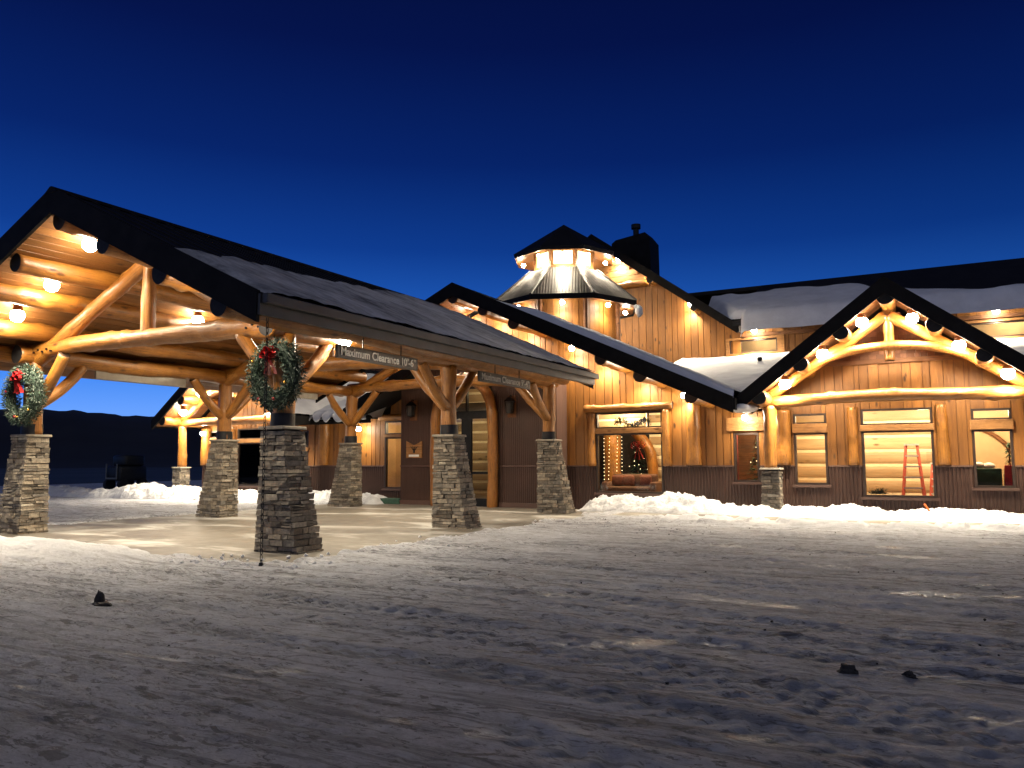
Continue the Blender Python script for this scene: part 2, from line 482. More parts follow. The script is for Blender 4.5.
def build_lot():
    xs = np.concatenate([np.arange(-60, -22, .5), np.arange(-22, -14, .1), np.arange(-14, -10, .05), np.arange(-10, 5, .034), np.arange(5, 7.5, .05), np.arange(7.5, 14, .12), np.arange(14, 40, .6)])
    ys = np.concatenate([np.arange(-12, 1, .6), np.arange(1, 3, .1), np.arange(3, 9, .03), np.arange(9, 15, .05), np.arange(15, 26, .1), np.arange(26, 60, .8)])
    X, Y = np.meshgrid(xs, ys)
    # driving direction: nearly along X, gently curving
    th = math.radians(-6); u = X * math.cos(th) + Y * math.sin(th); w = -X * math.sin(th) + Y * math.cos(th)
    w = w + .6 * np.sin(u * .12) + (fbm(u * .25, w * .3, 3, 3) - .5) * .8
    wx = X + .35 * (fbm(X * .9, Y * .9, 141, 3) - .5); wy = Y + .35 * (fbm(X * .9 + 7, Y * .9, 142, 3) - .5)
    z = (fbm(u * .35, w * 1.1, 11, 4) - .5) * .012 + (fbm(X * .25, Y * .25, 41, 3) - .5) * .03
    # broken crust: thin plates with crisp little edges, in patches
    pm = .3 + .7 * sstep(.36, .6, fbm(u * .25, w * .7, 81, 4))
    for fr_, am, sd in ((1.7, .0015, 151), (3.4, .0025, 152), (6.8, .0035, 153), (12.5, .004, 154)):
        n_ = fbm(wx * fr_ * .8 , wy * fr_ * 1.15, sd, 4)
        z += am * (sstep(.47, .52, n_) + .7 * sstep(.58, .62, n_)) * pm
    z += (fbm(X * 11, Y * 11, 31, 4) - .5) * .009
    z += (fbm(u * .5, w * 9, 161, 4) - .5) * .016 * pm
    tread = np.zeros_like(z)
    for (w0, dep, wd) in ((3.9, .04, .12), (5.9, .04, .12), (6.9, .04, .13), (8.9, .05, .14), (10.4, .05, .15), (4.55, .045, .12), (5.05, .03, .11), (5.6, .05, .13), (6.5, .045, .12), (7.3, .035, .12), (8.0, .05, .14), (9.6, .04, .14), (11.2, .05, .16), (12.6, .05, .16), (14.5, .06, .2), (17.0, .06, .22), (19, .06, .22)):
        ww = w0 + .22 * np.sin(u * .33 + w0 * 3) + .1 * np.sin(u * .9 + w0)
        d = (w - ww) / wd
        vis = sstep(.36, .5, fbm(u * .35 + w0 * 7, w0 * 3 + 0 * u, 51, 3))
        z -= .3 * dep * np.exp(-d * d) * vis
        z += dep * .3 * (np.exp(-(d - 1.7) ** 2 * 2.2) + .5 * np.exp(-(d + 1.7) ** 2 * 2.2)) * vis * (.2 + 1.3 * sstep(.35, .65, fbm(u * 3, w * 3, 61, 3)))
        tread += np.exp(-(d * .8) ** 4) * vis * np.clip(3 * np.sin(u * 26 + np.abs(d) * 2.5), -1, 1) * .009
    z += tread
    m = slab_mask(X, Y)
    # windrow of kicked-up snow along the slab front and along the walk
    edge = 4 * m * (1 - m)
    lum = fbm(X * 2.2, Y * 2.2, 91, 5)
    z += edge * (.05 + .16 * sstep(.4, .8, lum)) * 0.8
    ridge = np.exp(-((Y - (20.5 + .25 * np.sin(X * .7))) / .5) ** 2) * sstep(-8.8, -6.0, X)
    z += ridge * (.03 + .07 * fbm(X * 1.1, Y * 1.3, 97, 3) + .1 * sstep(.45, .62, fbm(X * 3.2, Y * 3.6, 98, 4)))
    front = np.exp(-((Y - 8.55) / .6) ** 2) * sstep(-10.8, -13.5, X) * sstep(-24, -18, X)
    z += front * (.1 + .16 * lum)
    clean = np.clip(ridge * 1.1, 0, .9)
    fclean = sstep(-9.8, -14.5, X) * sstep(6.4, 8.3, Y) * sstep(9.8, 9.2, Y) * sstep(.25, .5, lum + .15)
    clean = np.maximum(clean, fclean)
    clean = np.maximum(clean, edge * sstep(.45, .62, lum) * .6)
    clean = np.maximum(clean, .22 * sstep(.55, .7, fbm(u * .4, w * 1.2, 111, 4)))
    # sink below slab and walk
    z = z + .045
    z = z * (1 - m) - .12 * m
    walk = sstep(-8.7, -8.2, X) * sstep(21.55, 21.8, Y)
    z = z * (1 - walk) - .1 * walk
    far = sstep(23.2, 24.5, Y)
    z = z * (1 - far) - .1 * far
    o = grid_mesh('snow_lot', X, Y, z, M['lot'], {'clean': clean})
    tag(o, 'packed dirty snow over the parking lot with tyre tracks', 'snow', kind='structure')
build_lot()

m = MB(); m.box(-20.4, -9.0, 9.0, 24.0, -.3, .02, .5)
tag(m.build('concrete_slab', M['concrete']), 'swept concrete driveway slab under the canopy', 'slab', kind='structure')
m = MB(); m.box(-8.9, 14, 21.5, 24.9, -.3, .035, .5)
tag(m.build('sidewalk', M['concrete']), 'concrete walk in front of the right wing', 'sidewalk', kind='structure')

m = MB()
m.add([(-1500, -1500, -.25), (1500, -1500, -.25), (1500, 1500, -.25), (-1500, 1500, -.25)], [(0, 1, 2, 3)], .5)
tag(m.build('ground', M['field']), 'dark brushy open ground beyond the lot', 'ground', kind='structure')

def build_hills():
    na, nr = 900, 14
    A = np.linspace(0, 2 * PI, na); R = np.linspace(260, 900, nr)
    AA, RR = np.meshgrid(A, R)
    h = 17 + 10 * fbm(np.cos(AA) * 3 + 9, np.sin(AA) * 3 + 9, 5, 4) + 6 * (fbm(np.cos(AA) * 14 + 30, np.sin(AA) * 14 + 30, 8, 4) - .5) + 2.2 * (fbm(np.cos(AA) * 90 + 30, np.sin(AA) * 90 + 30, 9, 3) - .5)
    t = (RR - 260) / 640
    Z = h * sstep(0, .35, t) * 1.18 * (1 + .35 * t) - 1
    return grid_mesh('hills', RR * np.cos(AA), RR * np.sin(AA), Z, M['hill'])
tag(build_hills(), 'dark distant ridge along the horizon', 'hills', kind='structure')

def snow_bank(name, x0, x1, yc, hw, hfun, seed, label, step=.035):
    xs = np.arange(x0, x1, step); ys = np.arange(yc - hw, yc + hw + .01, step)
    X, Y = np.meshgrid(xs, ys)
    t = (Y - yc) / hw + (fbm(X * .8, Y * .8, seed, 3) - .5) * .5
    prof = np.clip(1 - np.abs(t) ** 2.2, 0, 1) ** .8
    ends = sstep(x0, x0 + .8, X) * sstep(x1, x1 - .8, X)
    H = hfun(X) * (.55 + .9 * fbm(X * .9, Y * .9, seed + 7, 3))
    lump = np.abs(fbm(X * 2.4, Y * 2.4, seed + 13, 4) - .5) * 2
    lump2 = fbm(X * 7, Y * 7, seed + 19, 3) - .5
    cl = sstep(.5, .58, fbm(X * 3.3, Y * 3.3, seed + 29, 3)) * .07 + sstep(.52, .6, fbm(X * 6.5, Y * 6.5, seed + 31, 3)) * .04
    Z = prof * ends * (H * (1.08 - .5 * lump) + lump2 * .07 + cl * (.4 + H)) - .05
    o = grid_mesh(name, X, Y, Z, M['snow'])
    return tag(o, label, 'snow bank', kind='stuff')

def bump_h(X, c, w, a): return a * np.exp(-((X - c) / w) ** 2)
snow_bank('snow_bank', -10.6, 13, 24.05, 1.05, lambda X: .31 + bump_h(X, -7.1, 1.25, .26) + bump_h(X, -9.6, 1.0, .12) - .0 * X + bump_h(X, 2.5, 3, -.08), 3,
          'white shovelled snow bank along the right wing wall')
snow_bank('snow_bank', -40, -23.6, 23.1, 1.05, lambda X: .42 + bump_h(X, -30.2, 1.6, .22) + bump_h(X, -26, 1.5, .08), 13,
          'rough snow bank beyond the canopy on the far left')
snow_bank('snow_bank', -23.4, -18.2, 24.1, .7, lambda X: .38 + 0 * X, 23, 'low snow bank against the wall between rear left piers')

# ------------------------------------------------------------------ stone piers
def stone_block(mb, c, ux, uy, uz, hx, hy, hz):
    """rough block: 8 jittered corners with the outer face broken up"""
    c = Vector(c); ux, uy, uz = Vector(ux), Vector(uy), Vector(uz)
    j = lambda s: (random.random() - .5) * s
    P = []
    for k in (-1, 1):
        for a, b in ((-1, -1), (1, -1), (1, 1), (-1, 1)):
            P.append(c + ux * (hx * a + j(.018)) + uy * (hy * b + (j(.03) if b < 0 else 0)) + uz * (hz * k + j(.014)))
    mb.hexa(P)

def stone_pier(parent, cx, cy, h, half_x0, half_x1, half_y0, half_y1, outward, cap_t=.06):
    """half widths at the bottom (0) and top (1); only the outer side leans in"""
    mb = MB(); core = MB()
    def rect(z):
        t = z / h
        # inner side upright, outer side battered
        inner = half_x1; outer = half_x0 + (half_x1 - half_x0) * t ** .85
        hy = half_y0 + (half_y1 - half_y0) * t
        xa, xb = (cx - inner, cx + outer) if outward > 0 else (cx - outer, cx + inner)
        return xa, xb, cy - hy, cy + hy
    a = rect(0); b = rect(h); e = .07
    core.hexa([(a[0] + e, a[2] + e, 0), (a[1] - e, a[2] + e, 0), (a[1] - e, a[3] - e, 0), (a[0] + e, a[3] - e, 0),
               (b[0] + e, b[2] + e, h), (b[1] - e, b[2] + e, h), (b[1] - e, b[3] - e, h), (b[0] + e, b[3] - e, h)], .1, 1)
    z = -.02
    while z < h - .03:
        ch = min(random.choice((.06, .075, .085, .1, .12)), h - z)
        zm = z + ch / 2; xa, xb, ya, yb = rect(max(zm, 0))
        for side in range(4):
            if side == 0: p0, p1, n = (xa, ya), (xb, ya), (0, -1)
            elif side == 1: p0, p1, n = (xb, ya), (xb, yb), (1, 0)
            elif side == 2: p0, p1, n = (xb, yb), (xa, yb), (0, 1)
            else: p0, p1, n = (xa, yb), (xa, ya), (-1, 0)
            d = Vector((p1[0] - p0[0], p1[1] - p0[1], 0)); L = d.length; d.normalize(); nv = Vector((n[0], n[1], 0))
            s = 0
            while s < L - .01:
                l = random.uniform(.13, .36)
                if L - s - l < .1: l = L - s
                dep = .09; out = random.uniform(-.012, .028)
                hh = ch / 2 - .006
                if ch > .09 and random.random() < .3:     # two thin stones in place of one
                    for q in (-1, 1):
                        c = Vector((p0[0], p0[1], zm + q * ch / 4)) + d * (s + l / 2) - nv * (dep / 2 - out - random.uniform(-.012, .012))
                        stone_block(mb, c, d, -nv, (0, 0, 1), l / 2 - .006, dep / 2, ch / 4 - .005)
                else:
                    c = Vector((p0[0], p0[1], zm)) + d * (s + l / 2) - nv * (dep / 2 - out)
                    stone_block(mb, c, d, -nv, (0, 0, 1), l / 2 - .006, dep / 2, hh)
                s += l
        z += ch
    for f, r, mi in zip(core.f, core.r, core.mi): pass
    nb = len(mb.v); mb.v += core.v
    for f in core.f: mb.f.append(tuple(nb + i for i in f)); mb.r.append(.1); mb.mi.append(1)
    o = mb.build('stone_pier', [M['stone'], M['mortar']], parent, loc=(cx, cy, 0))
    # o currently parented at correct location
    c = MB(); o_ = .05
    c.hexa([(b[0] - o_, b[2] - o_, h + .002), (b[1] + o_, b[2] - o_, h + .002), (b[1] + o_, b[3] + o_, h + .002), (b[0] - o_, b[3] + o_, h + .002),
            (b[0] - o_ + .01, b[2] - o_ + .01, h + cap_t), (b[1] + o_ - .01, b[2] - o_ + .01, h + cap_t), (b[1] + o_ - .01, b[3] + o_ - .01, h + cap_t), (b[0] - o_ + .01, b[3] + o_ - .01, h + cap_t)])
    c.build('cap_stone', M['capstone'], o, bevel=.012)
    return o

# ------------------------------------------------------------------ CANOPY
can = empty('entrance_canopy', (XC, 16, 0), 'log porte cochere with six stone piers sheltering the driveway', 'canopy')
SL = .469
CY0, CY1 = 8.62, 21.85
def ceil_z(off): return 6.45 - SL * abs(off)
for s, X in ((-1, XL), (1, XR)):
    for Y in YS:
        stone_pier(can, X, Y, PH, .74, .27, .34, .26, s)
        po = log('log_post', (X, Y, PH + .06), (X, Y, 4.0), .2, .19, can)
        sl = MB(); sl.tube([(X, Y, PH + .06), (X, Y, PH + .3)], [.225, .225], 20); sl.build('base_sleeve', M['steel'], po, smooth=True, loc=(X, Y, PH + .06)).location = (0, 0, 0)
    log('plate_log', (X, 10.3, 4.12), (X, 22.5, 4.12), .2, .18, can, dark0=True)  # front cut end coloured dark: painted shade, it faces away from the lamps
    for i, Y in enumerate(YS):
        zb, zt = 2.95, 3.98
        if i < 3 and Y + 1.2 < 23.2: log('knee_brace', (X, Y + .08, zb), (X, Y + 1.15, zt), .13, .12, can, bend=(0, .04, -.05))
        if i > 0: log('knee_brace', (X, Y - .08, zb), (X, Y - 1.2, zt), .13, .12, can, bend=(0, -.04, -.05))
        log('knee_brace', (X - s * .08, Y, zb), (X - s * 1.15, Y, zt + .12), .13, .12, can, bend=(0, 0, -.05))
for Y in YS:
    log('tie_log', (XL - .12, Y, 4.22), (XR + .12, Y, 4.1), .18, .19, can, bend=(0, 0, .12))
    if Y == YS[0]:
        for s in (-1, 1):
            for q in range(5):
                xb = XC + s * (3.75 - q * .16)
                bm_ = MB(); bm_.tube([(xb, Y - .17, 4.17 + .05 * (q % 2)), (xb, Y - .215, 4.17 + .05 * (q % 2))], [.022, .022], 8); bm_.build('bolt', M['black'], can)
    log('king_post', (XC, Y, 4.3), (XC, Y, 5.85), .15, .14, can)
    for s, X in ((-1, XL), (1, XR)):
        log('truss_chord', (X, Y, 3.98), (XC + s * .06, Y, 5.9), .17, .15, can)
for off in (-4.45, -3.5, -2.33, -1.38, 0, 1.38, 2.95, 4.45):
    r = .2
    log('purlin', (XC + off, 8.74, ceil_z(off) - r), (XC + off, 22.1, ceil_z(off) - r), r, r * .92, can, dark0=True, dark1=True)
HB = 5.5
for s in (-1, 1):
    # ceiling boards running with the ridge, one strip each
    b = MB(); n = 30
    for i in range(n):
        o0, o1 = HB * i / n, HB * (i + 1) / n - .014
        yy = CY0 + .05
        while yy < CY1 - .05:
            y2 = min(yy + random.uniform(2.5, 4.5), CY1 - .05)
            j = random.random() * .006
            P = [(XC + s * o0, yy, ceil_z(o0) - j), (XC + s * o1, yy, ceil_z(o1) - j), (XC + s * o1, y2 - .004, ceil_z(o1) - j), (XC + s * o0, y2 - .004, ceil_z(o0) - j)]
            b.hexa(P + [(p[0], p[1], p[2] + .02) for p in P]); yy = y2
    b.build('ceiling_boards', M['ceiling'], can)
    # roof deck, dark metal with standing ribs
    b = MB(); zt = lambda o: 6.81 - SL * o
    P = [(XC, CY0, zt(0) - .33), (XC + s * HB, CY0, zt(HB) - .33), (XC + s * HB, CY1, zt(HB) - .33), (XC, CY1, zt(0) - .33)]
    b.hexa(P + [(p[0], p[1], p[2] + .33) for p in P])
    yy = CY0 + .2
    while yy < CY1:
        b.hexa([(XC, yy, zt(0)), (XC + s * HB, yy, zt(HB)), (XC + s * HB, yy + .05, zt(HB)), (XC, yy + .05, zt(0)),
                (XC, yy, zt(0) + .03), (XC + s * HB, yy, zt(HB) + .03), (XC + s * HB, yy + .05, zt(HB) + .03), (XC, yy + .05, zt(0) + .03)]); yy += .42
    b.build('roof_slope', M['roof'], can)
    for y0, y1 in ((CY0 - .07, CY0 - .003), (CY1 + .003, CY1 + .06)):
        b = MB()
        P = [(XC, y0, zt(0) - .46), (XC + s * HB, y0, zt(HB) - .46), (XC + s * HB, y1, zt(HB) - .46), (XC, y1, zt(0) - .46)]
        b.hexa(P + [(p[0], p[1], p[2] + .5) for p in P]); b.build('rake_fascia', M['fascia'], can)
    b = MB(); xe = XC + s * (HB + .003)
    b.box(min(xe, xe + s * .05), max(xe, xe + s * .05), CY0 - .05, CY1 + .04, zt(HB) - .34, zt(HB) - .02)
    b.build('eave_fascia', M['gutter'], can)
    b = MB(); x2 = xe + s * .053; x3 = xe + s * .17
    b.box(min(x2, x3), max(x2, x3), CY0 - .02, CY1 + .1, zt(HB) - .17, zt(HB) - .01)
    b.build('gutter', M['gutter'], can, bevel=.015)
b = MB(); b.hexa([(XC - .2, CY0 - .08, 6.74), (XC + .2, CY0 - .08, 6.74), (XC + .2, CY1, 6.74), (XC - .2, CY1, 6.74), (XC - .03, CY0 - .08, 6.86), (XC + .03, CY0 - .08, 6.86), (XC + .03, CY1, 6.86), (XC - .03, CY1, 6.86)])
b.build('ridge_cap', M['fascia'], can)

# snow lying on a sloped rectangle: P(u,v) gives the surface, cover(u,v)->0..1
def roof_snow(name, surf, nu, nv, cover, thick, label, seed, fu=10, fv=10, mat=None):
    U, V = np.meshgrid(np.linspace(0, 1, nu), np.linspace(0, 1, nv))
    X, Y, Z = surf(U, V)
    c = cover(U, V)
    t = c * thick * (.75 + .5 * fbm(U * fu, V * fv, seed, 4)) + c * .05 * (fbm(U * fu * 3, V * fv * 3, seed + 5, 3) - .5)
    Zt = Z + np.where(c > .02, t, -.04)
    o = grid_mesh(name, X, Y, Zt, mat or M['roofsnow'], keep=(c > .001) | (np.roll(c, 1, 0) > .001) | (np.roll(c, -1, 0) > .001))
    return tag(o, label, 'snow', kind='stuff')

def can_cover(side):
    def f(U, V):
        off = U * HB; y = CY0 + V * (CY1 - CY0)
        top = 3.0 - 1.5 * sstep(.1, .55, V) - 1.1 * sstep(.55, .85, V) + (fbm(V * 6, U * 0, 31, 4) - .5) * 1.5
        return sstep(top - .12, top + .25, off + (fbm(U * 6, V * 12, 37, 4) - .5) * .8) * sstep(0, .015, V + (fbm(U * 9, V * 9, 3, 3) - .5) * .02)
    return f
for s in (-1, 1):
    roof_snow('roof_snow', lambda U, V, s=s: (XC + s * (U * (HB + .12)), CY0 + .05 + V * (CY1 - CY0 - .02), 6.82 - SL * U * (HB + .12)), 120, 260, can_cover(s), .085,
              'thin snow sheet on the canopy roof slope facing the lot' if s > 0 else 'thin snow sheet on the hidden far slope of the canopy roof', 7 + s, 5, 14, M['thinsnow'])

# ------------------------------------------------------------------ LODGE
lod = empty('lodge', (XC, 30, 0), 'two storey log lodge with lit gables, brown metal base and octagonal turret', 'building')

def split_holes(xa, xb, za_fun, zb_fun, holes):
    """z-intervals for a strip"""
    za = za_fun; zb = zb_fun
    segs = [(za, zb)]
    for (h0, h1, z0, z1) in holes:
        if h0 < xb - 1e-6 and h1 > xa + 1e-6:
            ns = []
            for (a, b) in segs:
                if z1 <= a or z0 >= b: ns.append((a, b)); continue
                if z0 > a: ns.append((a, z0))
                if z1 < b: ns.append((z1, b))
            segs = ns
    return segs

def clad(parent, name, mat, T, x0, x1, zb, ztop, holes=(), width=(.2, .36), t=(.015, .05), gap=.022, back=.16, profile=None, split=None):
    """vertical boards (or ribs) on a wall; T(u, d, z) -> world; d<0 is outwards; ztop is a function of u"""
    mb = MB()
    xs = [x0]
    cuts = sorted({h for hh in holes for h in hh[:2] if x0 < h < x1})
    while xs[-1] < x1 - 1e-6:
        n = xs[-1] + random.uniform(*width)
        for c in cuts:
            if xs[-1] + 1e-6 < c < n + .06: n = c; break
        if n > x1 - .06: n = x1
        xs.append(n)
    for xa, xb in zip(xs[:-1], xs[1:]):
        ta, tb = ztop(xa), ztop(xb); tm = max(ta, tb)
        for (a, b) in split_holes(xa, xb, zb, tm, holes):
            if b - a < .01: continue
            fa, fb = (min(b, ta), min(b, tb)) if b == tm else (b, b)
            fa = max(fa, a + .005); fb = max(fb, a + .005)
            # backing
            mb.hexa([T(xa, 0, a), T(xb, 0, a), T(xb, back, a), T(xa, back, a), T(xa, 0, fa), T(xb, 0, fb), T(xb, back, fb), T(xa, back, fa)], .0)
            if profile == 'rib':
                p = (xb - xa); th = -t[0]
                u0, u1, u2, u3 = xa + p * .1, xa + p * .28, xa + p * .62, xa + p * .8
                mb.hexa([T(u0, -.001, a), T(u3, -.001, a), T(u3, -.0005, a), T(u0, -.0005, a), T(u0, -.001, fa), T(u3, -.001, fb), T(u3, -.0005, fb), T(u0, -.0005, fa)], .5)
                mb.hexa([T(u1, th, a), T(u2, th, a), T(u3, -.0015, a), T(u0, -.0015, a), T(u1, th, fa), T(u2, th, fb), T(u3, -.0015, fb), T(u0, -.0015, fa)], .5)
            else:
                th = -random.uniform(*t); g = gap / 2
                zs = [(a, None)]
                r = random.random()
                mb.hexa([T(xa + g, th, a), T(xb - g, th, a), T(xb - g, -.001, a), T(xa + g, -.001, a), T(xa + g, th, fa), T(xb - g, th, fb), T(xb - g, -.001, fb), T(xa + g, -.001, fa)], .25 + .75 * r)
    return mb.build(name, mat, parent)

def faceY(y): return lambda u, d, z: (u, y + d, z)
def faceX(x, s=1): return lambda u, d, z: (x - s * d, u, z)     # outwards +X when s=1

def bar(parent, name, mat, x0, x1, y0, y1, z0, z1, bevel=.008):
    m = MB(); m.box(x0, x1, y0, y1, z0, z1); return m.build(name, mat, parent, bevel=bevel)

def window(parent, x0, x1, z0, z1, y, rail=None, logs=False, sill=True, mull=None):
    """framed window in a wall facing -Y whose outer plane is y; rail = (z0,z1) of the band under the transom"""
    f = MB(); w = .06; a, b = y - .05, y + .1
    f.box(x0, x0 + w, a, b, z0, z1); f.box(x1 - w, x1, a, b, z0, z1)
    f.box(x0 + w, x1 - w, a + .002, b, z1 - w, z1); f.box(x0 + w, x1 - w, a + .002, b, z0, z0 + w)
    if rail: f.box(x0 + w, x1 - w, a + .004, b, rail[0] - .05, rail[0]); f.box(x0 + w, x1 - w, a + .004, b, rail[1], rail[1] + .04)
    if mull:
        for mx in mull: f.box(mx - .025, mx + .025, a + .003, b, z0 + w, z1 - w)
    o = f.build('window', M['frame'], parent)
    p = MB(); p.box(x0 + w * .5, x1 - w * .5, y + .03, y + .04, z0 + w * .5, z1 - w * .5); p.build('pane', M['glass'], o)
    if rail: r = MB(); r.box(x0 - .04, x1 + .04, a - .06, y + .02, rail[0], rail[1]); r.build('rail', M['rail'], o, bevel=.02)
    if sill: r = MB(); r.box(x0 - .08, x1 + .08, y - .13, y + .0, z0 - .08, z0 - .002); r.build('sill', M['brownsmooth'], o, bevel=.01)
    return o

def win_logs(o, x0, x1, z0, z1, y):
    log('head_log', (x0 - .38, y - .1, z1 + .15), (x1 + .38, y - .1, z1 + .15), .13, .12, o)
    for x in (x0 - .13, x1 + .13): log('jamb_log', (x, y - .06, z0), (x, y - .06, z1 + .05), .14, .13, o)

WT = 1.43      # top of the brown metal wainscot
# ---- openings on the facade
W_couch = (-10.3, -7.95, .53, 3.24)
W_recR = (-5.66, -4.9, .94, 2.46)
W_R = [(-3.86, -2.93, .88, 3.0), (-1.98, -.14, .55, 3.08), (.8, 1.74, .85, 3.0)]
W_nar = (-19.3, -17.95, .55, 3.2)
W_recL = (-24.2, -23.3, .6, 2.9)
W_L = [(LX + (a - RX), LX + (b - RX), c, d) for a, b, c, d in W_R]
W_L[1] = (LX - .9, LX + .9, .55, 3.08)
ALLW = [W_couch, W_recR] + W_R + [W_nar, W_recL] + W_L
F_ = faceY(YW)
ES = .46                        # entry gable slope
def entry_under(x): return 7.34 - ES * abs(x - XC)
GS = .77                        # side gables slope
def side_under(ax): return lambda x: 6.02 - GS * abs(x - ax)

V0, V1 = -17.8, -11.4           # vestibule
def zwall(x):
    if x < XC - 4.3: return min(5.0, max(3.35, 3.25 + .5 * (x + 19.5)))
    e = entry_under(x) - .02
    return max(e, 3.1) if abs(x - XC) < 9.6 else 3.1
# entry gable wall (board) each side of the vestibule; the part behind it is left open into the vestibule
for x0, x1 in ((-24.6, V0 + .1), (V1 - .1, -4.55)):
    clad(lod, 'wainscot', M['brown'], F_, x0, x1, -.1, lambda u: WT, ALLW, (.1, .1), (.028, .028), 0, .16, 'rib')
    clad(lod, 'board_wall', M['board'], F_, x0, x1, WT, zwall, ALLW)
clad(lod, 'board_wall', M['board'], F_, V0 + .1, V1 - .1, 5.05, zwall, ())
for ax, wins in ((RX, W_R), (LX, W_L)):
    a, b = ax - 3.45, ax + 3.75
    if ax == LX: a, b = ax - 3.15, ax + 2.0
    clad(lod, 'wainscot', M['brown'], F_, a, b, -.1, lambda u: WT, ALLW, (.1, .1), (.028, .028), 0, .16, 'rib')
    su = side_under(ax)
    clad(lod, 'board_wall', M['board'], F_, a, b, WT, lambda u: min(su(u), 4.4), ALLW)
    # shingled peak above a trim board
    sh = MB(); z = 4.52
    while z < 6.0:
        half = (6.02 - (z + .05)) / GS
        if half < .1: break
        x = ax - half
        while x < ax + half:
            w = random.uniform(.12, .26); x2 = min(x + w, ax + half)
            zz = min(z + .15, 6.02 - GS * max(abs(x - ax), abs(x2 - ax)) + .06)
            if zz > z + .02:
                sh.hexa([(x + .003, YW - .05, z), (x2 - .003, YW - .05, z), (x2 - .003, YW + .1, z), (x + .003, YW + .1, z),
                         (x + .003, YW - .02, zz), (x2 - .003, YW - .02, zz), (x2 - .003, YW + .1, zz), (x + .003, YW + .1, zz)])
            x = x2
        z += .135
    sh.build('shingle_gable', M['shingle'], lod)
    half = (6.02 - 4.4) / GS
    bar(lod, 'gable_trim', M['trim'], ax - half - .05, ax + half + .05, YW - .075, YW + .1, 4.39, 4.53)
# continue the facade out of frame to the right and to the left end
bw = clad(lod, 'wainscot', M['brown'], F_, RX + 3.75, 12, -.1, lambda u: WT, (), (.1, .1), (.028, .028), 0, .16, 'rib')
clad(lod, 'board_wall', M['board'], F_, RX + 3.75, 12, WT, lambda u: 3.2, ())
for x0, x1 in ((-24.6, V0), (V1, -4.5), (RX - 3.4, 12), (LX - 3.15, -24.65)):
    for seg in [(x0, x1)]:
        # drip trim on the wainscot between windows
        cuts = sorted([(w[0] - .02, w[1] + .02) for w in ALLW if w[0] > x0 - .5 and w[1] < x1 + .5 and w[2] < WT < w[3]])
        a = x0
        for c in cuts + [(x1, x1)]:
            if c[0] - a > .05: bar(lod, 'wainscot_trim', M['brownsmooth'], a, c[0], YW - .06, YW - .002, WT - .025, WT + .025, .006)
            a = c[1]

# windows
o = window(lod, *W_couch, YW, rail=(2.52, 2.7)); win_logs(o, *W_couch[:2], WT, W_couch[3], YW)
window(lod, *W_recR, YW)
for i, w in enumerate(W_R): window(lod, *w, YW, rail=(2.44, 2.62) if i == 1 else (2.42, 2.7))
window(lod, *W_nar, YW, rail=(2.55, 2.68))
o = window(lod, *W_recL, YW, rail=(2.05, 2.22))
for i, w in enumerate(W_L): window(lod, *w, YW, rail=(2.44, 2.62) if i == 1 else (2.42, 2.7))
log('window_head_log', (-19.5, YW - .1, 3.33), (-17.85, YW - .1, 3.33), .12, .12, lod)

# pilaster logs
for x in (-6.9, RX - 3.08, RX + 3.4, LX + 2.1, LX - 2.85, -22.4):
    log('pilaster_log', (x, YW - .1, WT + .03), (x, YW - .1, 3.12 if abs(x - XC) > 8.5 else zwall(x) - .15), .24, .21, lod)
for ax in (RX, LX):
    for d in (-1.14, 1.14): log('pilaster_log', (ax + d + (.04 if ax == RX else 0), YW - .05, WT + .03), (ax + d + (.04 if ax == RX else 0), YW - .05, 3.15), .15, .14, lod)
# lit lintel over the recessed window
bar(lod, 'lintel', M['rail'], -5.85, -4.62, YW - .12, YW - .036, 2.52, 2.94)

